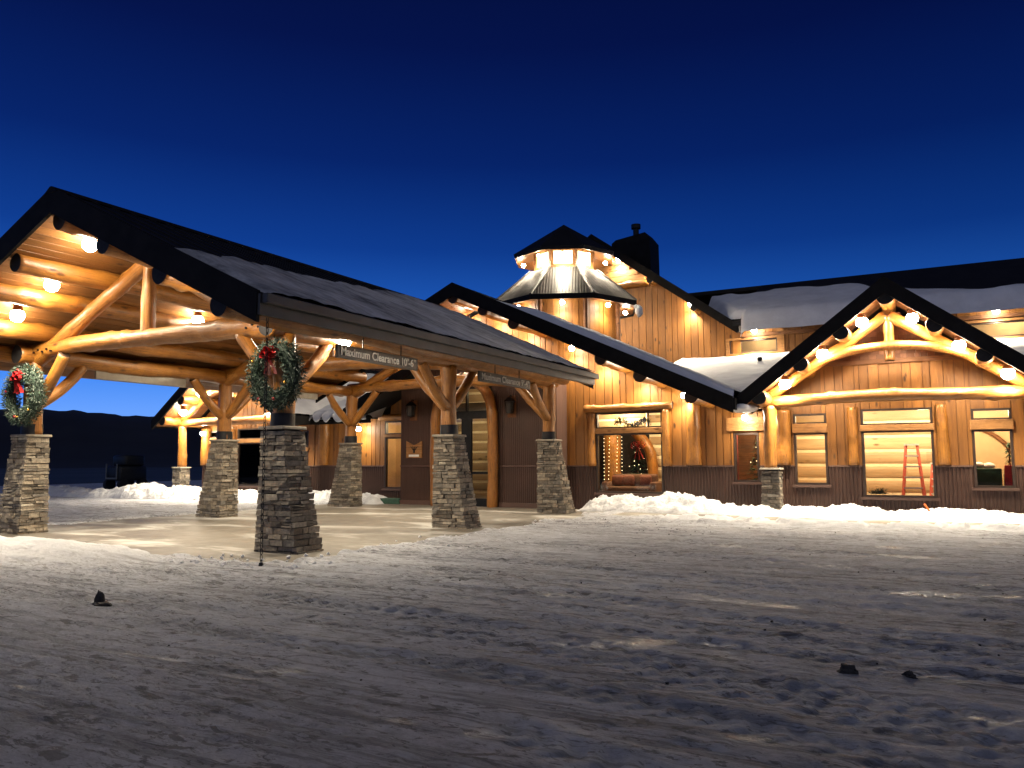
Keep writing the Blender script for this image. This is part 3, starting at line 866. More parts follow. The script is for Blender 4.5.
# ---- gables
def gable(ax, ztop, half, slope, y0, y1, th, fas, purl, soff_drop, pr, ydepth=2.6, darkend=True, eave=True, sides=(-1, 1), halfL=None):
    zt = lambda o: ztop - slope * o
    half_ = half
    for s in sides:
        half = halfL if (halfL and s < 0) else half_
        b = MB()
        P = [(ax, y0, zt(0) - th), (ax + s * half, y0, zt(half) - th), (ax + s * half, y1, zt(half) - th), (ax, y1, zt(0) - th)]
        b.hexa(P + [(p[0], p[1], p[2] + th) for p in P])
        yy = y0 + .1
        while yy < y1:
            b.hexa([(ax, yy, zt(0)), (ax + s * half, yy, zt(half)), (ax + s * half, yy + .05, zt(half)), (ax, yy + .05, zt(0)),
                    (ax, yy, zt(0) + .03), (ax + s * half, yy, zt(half) + .03), (ax + s * half, yy + .05, zt(half) + .03), (ax, yy + .05, zt(0) + .03)]); yy += .42
        b.build('roof_slope', M['roof'], lod)
        b = MB()
        n = int((ydepth) / .14)
        for i in range(n):
            ya, yb = y0 + .06 + i * .14, y0 + .06 + (i + 1) * .14 - .006
            x = 0
            while x < half - .02:
                x2 = min(x + random.uniform(1.2, 2.6), half - .01); j = .002 + random.random() * .004
                Q = [(ax + s * x, ya, zt(x) - th - .02 - j), (ax + s * x2, ya, zt(x2) - th - .02 - j), (ax + s * x2, yb, zt(x2) - th - .02 - j), (ax + s * x, yb, zt(x) - th - .02 - j)]
                b.hexa(Q + [(q[0], q[1], q[2] + .02) for q in Q]); x = x2 + .004
        b.build('soffit', M['soffit'], lod)
        b = MB()
        P = [(ax, y0 - .07, zt(0) - fas), (ax + s * half, y0 - .07, zt(half) - fas), (ax + s * half, y0 - .003, zt(half) - fas), (ax, y0 - .003, zt(0) - fas)]
        b.hexa(P + [(p[0], p[1], p[2] + fas + .04) for p in P]); b.build('rake_fascia', M['fascia'], lod)
        b = MB(); xe = ax + s * (half + .003)
        b.box(min(xe, xe + s * .06), max(xe, xe + s * .06), y0 - .06, y1, zt(half) - th - .08, zt(half) - .01)
        b.build('eave_fascia', M['fascia'], lod)
        for off in purl:
            if (off == 0 and s > 0) or off > half: continue
            z = zt(off) - th - soff_drop - pr
            log('purlin', (ax + s * off, y0 + .02, z), (ax + s * off, y0 + ydepth + .3, z), pr, pr * .95, lod, dark0=darkend)
# entry gable
gable(XC, 7.76, 9.5, ES, 22.6, 35.9, .26, .44, (0, 1.2, 2.35, 5.45, 6.7, 8.25), .03, .2, 2.35, False, halfL=4.4)
# side gables
for ax, hr in ((RX, 3.92), (LX, 3.9)):
    gable(ax, 6.47, hr, GS, 22.9, 35.9, .26, .42, (0, 1.13, 2.22, 3.35), .03, .2, 2.05)

# ---- side gable trusses on columns
for ax in (RX, LX):
    yb = 23.95
    log('beam_log', (ax - 3.55, yb, 3.33), (ax + 3.9, yb, 3.33), .17, .17, lod, bend=(0, 0, .05))
    for s in (-1, 1):
        log('gable_chord', (ax + s * 3.3, yb - .02, 3.42), (ax + s * .05, yb - .02, 5.62), .16, .14, lod)
        cxx = ax + (3.75 if (s > 0 and ax == RX) else s * 3.26)
        stone_pier(lod, cxx, 23.95, 1.33, .25, .25, .25, .25, s, .06)
        log('column_log', (cxx, 23.95, 1.4), (cxx, 23.95, 3.2), .19, .18, lod)
    log('king_post', (ax, yb + .03, 4.35), (ax, yb + .03, 5.55), .13, .12, lod)
    curved_log('collar_log', [(ax - 2.55, yb - .08, 3.98), (ax - 1.6, yb - .08, 4.5), (ax - .6, yb - .08, 4.73), (ax + .6, yb - .08, 4.73), (ax + 1.6, yb - .08, 4.5), (ax + 2.55, yb - .08, 3.98)], .125, lod)

# ---- vestibule
VY = 24.0; VT = 5.1
FV = faceY(VY)
DX0, DX1, DZ = -15.95, -13.85, 3.4
door_holes = [(DX0, DX1, -1, 4.25)]
clad(lod, 'vestibule_wall', M['brown'], FV, V0, V1, -.05, lambda u: VT, door_holes, (.075, .075), (.02, .02), 0, .12, 'rib')
clad(lod, 'vestibule_side', M['brownsmooth'], faceX(V1, 1), VY + .13, YW - .01, -.05, lambda u: VT, (), (.5, .5), (.01, .012), .004, .1)
clad(lod, 'vestibule_side', M['brownsmooth'], faceX(V0, -1), VY + .13, YW - .01, -.05, lambda u: VT, (), (.5, .5), (.01, .012), .004, .1)
for x0, x1 in ((V0, DX0 - .3), (DX1 + .3, V1)):
    bar(lod, 'wainscot_trim', M['brownsmooth'], x0, x1, VY - .05, VY - .022, 1.41, 1.46, .005)
    bar(lod, 'base_board', M['brownsmooth'], x0, x1, VY - .06, VY - .022, 0, .18, .005)
bar(lod, 'corner_post', M['fascia'], V1 - .28, V1 - .2, VY - .06, VY - .022, 0, VT - .3, .005)
d = MB()
fr = .09
d.box(DX0, DX0 + fr, VY - .03, VY + .1, 0, DZ); d.box(DX1 - fr, DX1, VY - .03, VY + .1, 0, DZ); d.box(DX0 + fr, DX1 - fr, VY - .03, VY + .1, DZ - .28, DZ)
dxm = (DX0 + DX1) / 2
d.box(dxm - .2, dxm + .2, VY - .025, VY + .09, .02, DZ - .28)
d.box(DX0 + fr, DX1 - fr, VY - .025, VY + .09, .02, .3)
d.box(DX0 + fr, DX1 - fr, VY - .02, VY + .08, 1.15, 1.24)
d.box(DX0, DX0 + .05, VY - .02, VY + .1, DZ, 4.25); d.box(DX1 - .05, DX1, VY - .02, VY + .1, DZ, 4.25); d.box(dxm - .03, dxm + .03, VY - .02, VY + .1, DZ, 4.25); d.box(DX0 + .05, DX1 - .05, VY - .02, VY + .1, 4.2, 4.25)
do = d.build('entrance_door', M['black'], lod)
p = MB(); p.box(DX0 + .05, DX1 - .05, VY + .03, VY + .04, .05, 4.22); p.build('pane', M['glass'], do)
p = MB()
for s in (-1, 1): p.tube([(dxm + s * .12, VY - .09, .85), (dxm + s * .12, VY - .09, 1.6)], [.018, .018], 8)
p.build('handle', M['alu'], do)
for s in (-1, 1):
    xb = dxm + s * 1.18
    curved_log('arch_log', [(xb, VY - .2, 0.02), (xb + s * .03, VY - .2, 1.2), (xb + s * .02, VY - .2, 2.5), (xb - s * .02, VY - .2, 3.4), (xb - s * .22, VY - .2, 4.0), (xb - s * .7, VY - .2, 4.45), (dxm + s*.02, VY - .2, 4.6)], .19, lod)
# small lean-to roof left of the vestibule and the valley eave beside it
def lean_z(x): return 3.72 + .5 * (x + 19.6)
b = MB(); P = [(-19.9, 23.2, lean_z(-19.9) - .22), (-16.2, 23.2, lean_z(-16.2) - .22), (-16.2, 24.99, lean_z(-16.2) - .22), (-19.9, 24.99, lean_z(-19.9) - .22)]
b.hexa(P + [(p[0], p[1], p[2] + .22) for p in P]); b.build('lean_to_roof', M['roof'], lod)
b = MB(); P = [(-19.9, 23.13, lean_z(-19.9) - .36), (-16.2, 23.13, lean_z(-16.2) - .36), (-16.2, 23.197, lean_z(-16.2) - .36), (-19.9, 23.197, lean_z(-19.9) - .36)]
b.hexa(P + [(p[0], p[1], p[2] + .4) for p in P]); b.build('rake_fascia', M['fascia'], lod)
bar(lod, 'eave_fascia', M['fascia'], -24.2, -19.6, 24.38, 24.45, 3.12, 3.4)
b = MB(); b.box(-24.2, -19.6, 24.45, 25.3, 3.3, 3.4); b.build('lower_roof', M['roof'], lod)
# ---- lower roof behind the gables, clerestory, main roof
def slope_z(y): return 3.42 + .245 * (y - 25.2)
b = MB()
for x0, x1 in ((LX - 3.1, 12),):
    P = [(x0, 25.2, slope_z(25.2) - .12), (x1, 25.2, slope_z(25.2) - .12), (x1, 36, slope_z(36) - .12), (x0, 36, slope_z(36) - .12)]
    b.hexa(P + [(p[0], p[1], p[2] + .12) for p in P])
b.build('lower_roof', M['roof'], lod)
CLW = [(-8.2, -6.1, 6.42, 7.02), (1.3, 4.2, 6.38, 7.0)]
CF = faceY(36)
for x0, x1 in ((XC + 6.9, 12), (LX - 3.1, XC - 6.9)):
    clad(lod, 'clerestory_wall', M['board'], CF, x0, x1, 5.8, lambda u: 7.68, CLW, (.2, .34))
    bar(lod, 'clerestory_beam', M['trim'], x0, x1, 35.86, 35.96, 7.14, 7.3)
for w in CLW:
    o = window(lod, *w, 36, sill=False)
    t = MB(); t.box(w[0] - .16, w[1] + .16, 35.88, 35.955, w[3] + .003, w[3] + .1); t.box(w[0] - .16, w[1] + .16, 35.88, 35.955, w[2] - .14, w[2] - .003)
    t.box(w[0] - .16, w[0] - .003, 35.882, 35.955, w[2], w[3]); t.box(w[1] + .003, w[1] + .3, 35.882, 35.955, w[2] - .1, w[3] + .4)
    t.build('casing', M['rail'], o)
m = MB(); m.box(-10.5, 11.9, 38.0, 38.1, 6.1, 7.8); m.build('interior_wall', M['tan'], lod)
def main_z(y): return 7.75 + .435 * (y - 35.1)
b = MB()
for x0, x1 in ((XC + 6.75, 12), (LX - 3.1, XC - 6.75)):
    P = [(x0, 35.1, main_z(35.1) - .2), (x1, 35.1, main_z(35.1) - .2), (x1, 42, main_z(42) - .2), (x0, 42, main_z(42) - .2)]
    b.hexa(P + [(p[0], p[1], p[2] + .2) for p in P])
P = [(LX - 3.1, 42.01, main_z(42) - .2), (12, 42.01, main_z(42) - .2), (12, 49, main_z(35) - .2), (LX - 3.1, 49, main_z(35) - .2)]
b.hexa(P + [(p[0], p[1], p[2] + .2) for p in P])
b.build('main_roof', M['roof'], lod)
bar(lod, 'eave_fascia', M['fascia'], XC + 7.2, 12, 35.03, 35.097, 7.45, 7.76)
b = MB()
for x, s in ((12, 1), (LX - 3.1, -1)):
    for (y0, y1, z0, z1, z2) in ((25.2, 36, -.1, 3.3, 5.95), (36, 42, -.1, 7.9, 10.5), (42, 49, -.1, 10.5, 7.5)):
        xa, xb = (x - .2, x - .05) if s > 0 else (x + .05, x + .2)
        b.hexa([(xa, y0, z0), (xb, y0, z0), (xb, y1, z0), (xa, y1, z0), (xa, y0, z1), (xb, y0, z1), (xb, y1, z2), (xa, y1, z2)])
b.box(LX - 3.1, 12, 48.7, 48.85, -.1, 7.4)
b.build('end_wall', M['board'], lod)

# ---- tall gable
TS = .73; TZ = 12.71
clad(lod, 'tall_gable_wall', M['board'], faceY(36), XC - 6.9, XC + 6.9, 5.8, lambda u: TZ - .3 - TS * abs(u - XC), (), (.24, .42))
gable(XC, TZ, 6.95, TS, 35.2, 46, .26, .42, (0, 2.9, 5.0), .03, .17, .75, True)
log('gable_band_log', (XC - 2.7, 35.86, 10.15), (XC + 2.7, 35.86, 10.15), .16, .15, lod)
for k in range(5):
    half = (TZ - .45 - (10.45 + k * .3)) / TS
    bar(lod, 'gable_siding', M['rail'], XC - half, XC + half, 35.9, 35.962, 10.33 + k * .3, 10.61 + k * .3, .006)
# chimney
b = MB(); b.hexa([(-15.1, 39.2, 9), (-12.9, 39.2, 9), (-12.9, 40.7, 9), (-15.1, 40.7, 9), (-15.1, 39.2, 13.3), (-12.95, 39.2, 13.3), (-12.95, 40.7, 13.3), (-15.1, 40.7, 13.3)])
b.hexa([(-15.1, 39.2, 13.3), (-12.95, 39.2, 13.3), (-12.95, 40.7, 13.3), (-15.1, 40.7, 13.3), (-14.9, 39.3, 13.5), (-13.25, 39.3, 13.72), (-13.25, 40.6, 13.72), (-14.9, 40.6, 13.5)])
ch = b.build('chimney', M['fascia'], lod)
b = MB(); b.tube([(-13.95, 39.9, 13.6), (-13.95, 39.9, 14.15)], [.16, .16], 12); b.tube([(-13.95, 39.9, 14.15), (-13.95, 39.9, 14.38)], [.26, .26], 12)
b.build('flue', M['black'], ch, smooth=True)
# vent pipe on the lower roof
b = MB(); b.tube([(-6.32, 33, 5.2), (-6.32, 33, 5.75)], [.06, .06], 10); b.tube([(-6.32, 33, 5.68), (-6.32, 33, 5.82)], [.1, .1], 10); b.build('vent_pipe', M['black'], lod, smooth=True)

# ---- turret
TYc = 31.9
def octv(ap, z, rot=0):
    R = ap / math.cos(PI / 8)
    return [Vector((XC + R * math.cos(-PI / 2 + k * PI / 4), TYc + R * math.sin(-PI / 2 + k * PI / 4), z)) for k in range(8)]
tur_w = MB()
for (ap, z0, z1) in ((2.3, 5.5, 8.75),):
    A, B = octv(ap, z0), octv(ap, z1)
    for k in range(8):
        a0, a1, b0, b1 = A[k], A[(k + 1) % 8], B[k], B[(k + 1) % 8]
        n = 7
        for i in range(n):
            t0, t1 = i / n + .004, (i + 1) / n - .004
            inw = (Vector((XC, TYc, 0)) - Vector((a0.x, a0.y, 0))).normalized() * .15
            o_ = inw * random.uniform(-.15, .1)
            p0, p1, q0, q1 = a0.lerp(a1, t0) + o_, a0.lerp(a1, t1) + o_, b0.lerp(b1, t0) + o_, b0.lerp(b1, t1) + o_
            tur_w.hexa([p0, p1, p1 + inw, p0 + inw, q0, q1, q1 + inw, q0 + inw])
tur_w.build('turret_wall', M['board'], lod)
for k in range(8):
    v = octv(2.34, 5.5)[k]
    bar_ = MB(); bar_.tube([v, v + Vector((0, 0, 3.2))], [.11, .11], 10); bar_.build('turret_post', M['trim'], lod, smooth=True)
# skirt roof: eight corrugated facets with hip caps
SK0, SK1 = (3.12, 8.47), (1.45, 10.02)
A, B = octv(*SK0), octv(*SK1)
for k in range(8):
    a0, a1, b0, b1 = A[k], A[(k + 1) % 8], B[k], B[(k + 1) % 8]
    nrm = (a1 - a0).cross(b0 - a0).normalized()
    if nrm.z < 0: nrm = -nrm
    m = MB()
    m.hexa([a0 - nrm * .1, a1 - nrm * .1, b1 - nrm * .1, b0 - nrm * .1, a0, a1, b1, b0])
    side = (a1 - a0).normalized(); L = (a1 - a0).length; mid = (a0 + a1) / 2; upv = ((b0 + b1) / 2 - mid)
    nr = 22
    for i in range(nr):
        s_ = (i + .5) / nr * L - L / 2
        # rib runs up the slope until it meets the hip
        w_top = (b1 - b0).length / 2; w_bot = L / 2
        tmax = 1.0 if abs(s_) < w_top else (w_bot - abs(s_)) / (w_bot - w_top)
        if tmax < .06: continue
        c0 = mid + side * s_; c1 = c0 + upv * tmax * .985
        hw = side * .035
        m.hexa([c0 - hw, c0 + hw, c1 + hw, c1 - hw, c0 - hw * .5 + nrm * .035, c0 + hw * .5 + nrm * .035, c1 + hw * .5 + nrm * .035, c1 - hw * .5 + nrm * .035])
    m.build('turret_skirt', M['skirt'], lod)
    f = MB(); out = Vector((mid.x - XC, mid.y - TYc, 0)).normalized() * .04; dz = Vector((0, 0, 1))
    f.hexa([a0 - dz * .2 , a1 - dz * .2, a1 - dz * .2 + out, a0 - dz * .2 + out, a0 + dz * .02, a1 + dz * .02, a1 + dz * .02 + out, a0 + dz * .02 + out])
    f.build('turret_fascia', M['fascia'], lod)
    h = MB(); h.tube([a0 + nrm * .03, b0 + nrm * .03], [.06, .06], 8); h.build('hip_cap', M['skirt'], lod, smooth=True)
# soffit under skirt
m = MB(); A2 = octv(3.1, 8.36); B2 = octv(2.25, 8.44)
for k in range(8): m.add([A2[k], A2[(k + 1) % 8], B2[(k + 1) % 8], B2[k], A2[k] + Vector((0,0,.03)), A2[(k + 1) % 8] + Vector((0,0,.03)), B2[(k + 1) % 8] + Vector((0,0,.03)), B2[k] + Vector((0,0,.03))], [(0, 1, 2, 3), (7, 6, 5, 4)])
m.build('turret_soffit', M['soffit'], lod)
# lantern
m = MB(); A, B = octv(1.33, 9.98), octv(1.33, 10.95)
for k in range(8):
    a0, a1, b0, b1 = A[k], A[(k + 1) % 8], B[k], B[(k + 1) % 8]
    inw = (Vector((XC, TYc, 0)) - Vector(((a0.x + a1.x) / 2, (a0.y + a1.y) / 2, 0))).normalized() * .12
    for t0, t1, z0, z1 in ((0, .12, 0, 1), (.88, 1, 0, 1), (.12, .88, 0, .22), (.12, .88, .85, 1)):
        P = [a0.lerp(a1, t0), a0.lerp(a1, t1)]
        dz = (b0 - a0)
        q = [P[0] + dz * z0, P[1] + dz * z0, P[1] + dz * z0 + inw, P[0] + dz * z0 + inw, P[0] + dz * z1, P[1] + dz * z1, P[1] + dz * z1 + inw, P[0] + dz * z1 + inw]
        m.hexa(q)
lan = m.build('lantern', M['rail'], lod)
for k in range(8):
    a0, a1 = A[k], A[(k + 1) % 8]; cpt = Vector((XC, TYc, 0))
    inw = (cpt - Vector(((a0.x + a1.x) / 2, (a0.y + a1.y) / 2, 0))).normalized() * .06
    g = MB(); p0, p1 = a0.lerp(a1, .12) + inw, a0.lerp(a1, .88) + inw
    g.hexa([p0 + Vector((0, 0, .2)), p1 + Vector((0, 0, .2)), p1 + inw * .2 + Vector((0, 0, .2)), p0 + inw * .2 + Vector((0, 0, .2)),
            p0 + Vector((0, 0, .83)), p1 + Vector((0, 0, .83)), p1 + inw * .2 + Vector((0, 0, .83)), p0 + inw * .2 + Vector((0, 0, .83))])
    g.build('pane', M['litpane'], lan)
m = MB(); A = octv(2.22, 10.78); apx = Vector((XC, TYc, 12.35)); A_in = octv(2.17, 10.62)
for k in range(8):
    a0, a1 = A[k], A[(k + 1) % 8]
    m.add([a0, a1, apx, A_in[k], A_in[(k + 1) % 8]], [(0, 1, 2), (3, 4, 1, 0)])
m.build('turret_roof', M['roof'], lod)
m = MB(); B_ = octv(1.28, 10.92)
for k in range(8): m.add([A_in[k], A_in[(k + 1) % 8], B_[(k + 1) % 8], B_[k]], [(0, 1, 2, 3)])
m.build('lantern_soffit', M['soffit'], lod)

# ------------------------------------------------------------------ roof snow on the lodge
roof_snow('roof_snow', lambda U, V: (-10.4 + U * 8.9, 25.0 + V * 10.9, slope_z(25.0 + V * 10.9) + 0 * U), 140, 160,
          lambda U, V: sstep(0, .03, V + (fbm(U * 14, V * 3, 9, 3) - .5) * .05), .3, 'thick white snow filling the roof valley between entry gable and right gable', 31, 5, 5)
roof_snow('roof_snow', lambda U, V: (-1 + U * 12, 28.0 + V * 7.9, slope_z(28.0 + V * 7.9) + 0 * U), 100, 80,
          lambda U, V: sstep(0, .03, V), .25, 'white snow on the lower roof right of the right gable peak', 33, 5, 5)
roof_snow('roof_snow', lambda U, V: (-25.5 + U * 6.4, 24.34 + V * 11.5, slope_z(24.6 + V * 11.3) + .08 + 0 * U), 140, 160,
          lambda U, V: sstep(0, .03, V + (fbm(U * 14, V * 3, 9, 3) - .5) * .05), .3, 'thick snow in the roof valley behind the dark wreath, left of the entrance', 35, 5, 5)
def main_cover(U, V):
    x = -9.6 + U * 20.6
    top = .6 - .27 * sstep(-3.5, -1.5, x) - .25 * sstep(-1.5, 2, x) + (fbm(U * 12, V * 0, 5, 3) - .5) * .2
    return sstep(top + .03, top - .05, V) * sstep(-.25, .25, main_z(34.7 + V * 7.15) - (TZ - TS * np.abs(x - XC))) * np.where(V < .08, sstep(-7.5, -7.3, x), 1.0)
roof_snow('roof_snow', lambda U, V: (-9.6 + U * 20.6, 34.7 + V * 7.15, main_z(34.95 + V * 7) - .8 * sstep(.046, 0, V) + 0 * U), 220, 90, main_cover, .34,
          'smooth snow slab on the main roof above the clerestory window', 37, 8, 4)
roof_snow('roof_snow', lambda U, V: (XC + .4 + U * 9.1, 22.62 + V * 5.5, 7.79 - ES * (.4 + U * 9.1) + 0 * V), 160, 80,
          lambda U, V: sstep(.12, .3, U + (fbm(U * 9, V * 9, 3, 3) - .5) * .1) * sstep(0, .02, V), .22, 'snow strip along the right slope of the entry gable', 39, 14, 6)
roof_snow('roof_snow', lambda U, V: (RX - .3 - U * 3.6, 23.1 + V * 9, 6.5 - GS * (.3 + U * 3.6) + 0 * V), 80, 120,
          lambda U, V: sstep(.12, .5, U + (fbm(U * 6, V * 9, 13, 3) - .5) * .4) * sstep(.0, .04, V), .12, 'snow on the left slope of the right gable roof', 43, 6, 10)
# snow sagging over the eave in the left valley, hanging lump by the turret skirt
def cornice(x0, x1, y, z):
    U, V = np.meshgrid(np.linspace(0, 1, 120), np.linspace(0, 1, 26))
    X = x0 + (x1 - x0) * U
    sc = np.abs(np.sin(X * 4.3 + 1.2 * np.sin(X * 1.7))) ** .7
    drop = .16 + .3 * sc * (.6 + .8 * vnoise(X * 1.3, X * 0, 5))
    a = V * PI * .95
    Y = y + .5 - .62 * np.sin(a * .55) - .1 * np.sin(a) * sc
    Z = z + .2 - drop * (1 - np.cos(a)) * .62 + (fbm(X * 4, V * 3, 9, 3) - .5) * .05
    return grid_mesh('snow_cornice', X, Y, Z, M['roofsnow'])
tag(cornice(-23.4, -19.7, 24.4, 3.5), 'scalloped snow cornice sagging over the eave, seen right of the dark wreath', 'snow', kind='stuff')
roof_snow('roof_snow', lambda U, V: (LX + .3 + U * 3.75, 23.05 + V * 12, 6.5 - GS * (.3 + U * 3.75) + 0 * V), 80, 120,
          lambda U, V: sstep(.05, .2, U + (fbm(U * 6, V * 9, 13, 3) - .5) * .2) * sstep(.0, .03, V), .16, 'snow blanket on the right slope of the far left gable', 47, 6, 10)
m = MB(); m.sphere((-10.98, 31.6, 7.95), .17, 12, 8, 1.5, noise=.25); m.sphere((-11.1, 31.6, 8.15), .12, 10, 6, .8, noise=.25)
tag(m.build('ice_lump', M['snow'], smooth=True), 'white lump of ice hanging from the right corner of the turret skirt', 'ice')
m = MB()
for i in range(5): m.sphere((-5.05 + random.uniform(-.1, .14), 22.95 + i * .3, 3.16 + random.uniform(-.05, .05)), random.uniform(.2, .27), 16, 12, .5, noise=.07)
tag(m.build('ice_lump', M['roofsnow'], smooth=True), 'frozen snow lump caught in the valley where the two right eaves meet', 'ice')

# ------------------------------------------------------------------ LAMPS
def lamp(p, label, group, spot=150, blend=1.0, cone=150, aim=(0, 0, -1), r=.1, col=(1, .86, .63), up=(0, 0, 1)):
    p = Vector(p)
    t = empty('flood_lamp', p, label, 'lamp', group)
    b = MB(); b.sphere(p, r, 14, 10); b.build('bulb', M['bulb'], t, smooth=True)
    upv = -Vector(aim).normalized()
    h = MB(); h.tube([p + upv * (r * .7), p + upv * (r * 1.1), p + upv * (r * 1.5)], [r * .75, r * .7, r * .5], 12)
    h.build('housing', M['trim'], t, smooth=True)
    if spot > 0:
        L = bpy.data.lights.new('flood_light', 'SPOT'); L.energy = spot; L.color = col; L.spot_size = math.radians(cone); L.spot_blend = blend; L.shadow_soft_size = .06
        o = bpy.data.objects.new('flood_light', L); COL.objects.link(o); o.parent = t
        o.location = Vector(aim).normalized() * (r + .07)
        o.rotation_mode = 'QUATERNION'; o.rotation_quaternion = Vector((0, 0, -1)).rotation_difference(Vector(aim).normalized())
    return t

G = 'lamps under the canopy ceiling'
CP = 680
def cl(off, Y, label, drop=.42, pw=CP, aim=(0, 0, -1)):
    lamp((XC + off, Y, ceil_z(off) - drop), label, G, pw, cone=162, r=.145, aim=aim)
cl(-.35, 9.6, 'glowing lamp nearest the front peak of the canopy', .26)
cl(-1.75, 9.7, 'glowing lamp on the left ceiling slope, middle of the front row', .26)
cl(-2.92, 9.68, 'glowing lamp on the left ceiling slope, lowest of the front row', .26)
cl(4.0, 9.5, 'glowing lamp tucked behind the right rake of the canopy, over the dark wreath', .3, 90)
cl(4.2, 12.1, 'glowing lamp right above the first clearance sign', .42, 420)
cl(-2.0, 13.65, 'glowing lamp seen above the front tie log, second bay of the canopy', .26)
cl(1.75, 13.65, 'glowing lamp hidden behind the right rafters in the second bay of the canopy', .3)
cl(1.75, 19.2, 'glowing lamp in the rear bay of the canopy, right slope', .36)
cl(-1.75, 19.2, 'glowing lamp in the rear bay of the canopy, left slope', .36)

ORD = ['highest', 'second highest', 'third from the top', 'fourth from the top', 'fifth from the top', 'lowest']
for s, nm in ((1, 'right'), (-1, 'left')):
    for i, off in enumerate((.6, 1.8, 3.6, 4.7, 6.1, 7.5) if s > 0 else (.6, 1.8, 3.6)):
        x = XC + s * off; z = 7.34 - ES * off - .2
        lamp((x, 24.58, z), 'glowing lamp under the %s slope of the wide entry gable, %s' % (nm, ORD[i]), 'lamps under the entry gable', 340, cone=165, r=.1)
ORD3 = ['highest', 'middle', 'lowest']
for ax, nm in ((RX, 'right gable'), (LX, 'far left gable')):
    for s, sn in ((-1, 'left'), (1, 'right')):
        for i, off in enumerate((.62, 1.68, 2.72)):
            lamp((ax + s * off, 23.5, 6.02 - GS * off - .13), 'glowing lamp under the %s slope of the %s, %s of three' % (sn, nm, ORD3[i]), 'lamps under the side gables', 640, cone=165, r=.155)
for p, lb in (((-5.2, 24.55, 2.92), 'glowing wall lamp over the narrow window beside the stone pier of the right gable'),
              ((-29.3, 24.55, 2.9), 'glowing wall lamp on the far left gable wall beside its log column'),
              ((-20.3, 24.55, 2.9), 'glowing wall lamp behind the rear left canopy post')):
    lamp(p, lb, 'wall lamps on the facade', 170, cone=160, r=.1)
for x, z, lb in ((-13.4, 11.62, 'highest'), (-11.75, 10.38, 'middle'), (-9.85, 8.98, 'lowest')):
    lamp((x, 35.7, z - .12), 'glowing lamp under the right slope of the tall rear gable, %s of three' % lb, 'lamps under the tall gable', 850, cone=165, r=.15, aim=(0, -.25, -1))
for x, lb in ((-7.0, 'glowing lamp tucked under the snowy eave above the small clerestory window'), (2.2, 'glowing lamp under the eave at the upper right edge of the picture')):
    lamp((x, 35.5, 7.36), lb, 'lamps under the clerestory eave', 900, cone=165, r=.13)
for k in range(8):
    a = -PI / 2 + (k + .5) * PI / 4
    vis = k in (7, 0, 1, 2)
    nm = ['glowing lamp under the turret skirt, just right of its front corner', 'glowing lamp under the turret skirt at its right end', 'glowing lamp under the turret skirt on its hidden right back side', 'glowing lamp under the turret skirt facing the tall gable, right', 'glowing lamp under the turret skirt facing the tall gable, left', 'glowing lamp under the turret skirt on its hidden left back side', 'glowing lamp under the turret skirt at its left end', 'glowing lamp under the turret skirt, just left of its front corner'][k]
    lamp((XC + 2.72 * math.cos(a), TYc + 2.72 * math.sin(a), 8.2), nm, 'lamps under the turret skirt', 300, cone=165, r=.1)
    nm2 = nm.replace('skirt', 'cap roof')
    rr_, zz_, rb_ = (1.86, 10.5, .09) if k % 2 == 0 else (1.56, 10.66, .06)
    lamp((XC + rr_ * math.cos(a), TYc + rr_ * math.sin(a), zz_), nm2, 'lamps under the turret cap roof', 560, cone=165, r=rb_)

# ------------------------------------------------------------------ INTERIORS (seen through the glass)
def plight(p, e, col=(1, .76, .46), size=.15):
    L = bpy.data.lights.new('ceiling_light', 'POINT'); L.energy = e; L.color = col; L.shadow_soft_size = size
    o = bpy.data.objects.new('ceiling_light', L); COL.objects.link(o); o.location = p; o.parent = lod; o.location = Vector(p) - world_loc(lod)
    return o
def room(x0, x1, y1, ztop, mat_back='ilog', z0=.1):
    m = MB()
    m.box(x0, x1, YW + .2, y1, z0 - .1, z0); m.build('floor', M['floorwood'], lod)
    m = MB(); m.box(x0, x1, YW + .17, y1, ztop, ztop + .05); m.build('interior_ceiling', M['ceiling'], lod)
    m = MB(); m.box(x0 - .05, x0, YW + .17, y1, z0, ztop); m.box(x1, x1 + .05, YW + .17, y1, z0, ztop); m.build('interior_wall', M['tan'], lod)
def log_wall(x0, x1, y, z0, z1, course=.46, chink=.075):
    m = MB(); z = z0
    while z < z1:
        zt = min(z + course - chink, z1)
        xx = x0
        while xx < x1 - .01:
            x2 = min(xx + random.uniform(3, 6), x1)
            n = 6
            r = .3 + .7 * random.random()
            for i in range(n):
                a0, a1 = PI * i / n, PI * (i + 1) / n
                h = (zt - z)
                ya, yb_ = y - .07 * math.sin(a0) ** .6, y - .07 * math.sin(a1) ** .6
                za, zb_ = z + h * (1 - math.cos(a0)) / 2, z + h * (1 - math.cos(a1)) / 2
                m.add([(xx, ya, za), (x2, ya, za), (x2, yb_, zb_), (xx, yb_, zb_)], [(0, 1, 2, 3)], r)
            xx = x2
        z += course
    o = m.build('interior_log_wall', M['ilog'], lod)
    c = MB(); c.box(x0, x1, y - .02, y + .1, z0, z1); c.build('chinking', M['chink'], o)
# right gable room
room(-4.3, 3.2, 28.5, 3.25)
log_wall(-4.3, .45, 28.3, .1, 3.25)
m = MB(); m.box(.45, 3.2, 28.2, 28.35, .1, 3.25); m.build('interior_wall', M['tan'], lod)
m = MB(); pts = [(.75 + 1.5 * math.cos(a), 28.14, .6 + 2.0 * math.sin(a)) for a in np.linspace(0, PI * .6, 14)]
m.tube(pts, [.06] * len(pts), 8); m.build('interior_arch', M['trim'], lod, smooth=True)
plight((-2.6, 26.6, 3.0), 360); plight((-.4, 26.6, 3.0), 360); plight((1.6, 26.6, 3.0), 260)
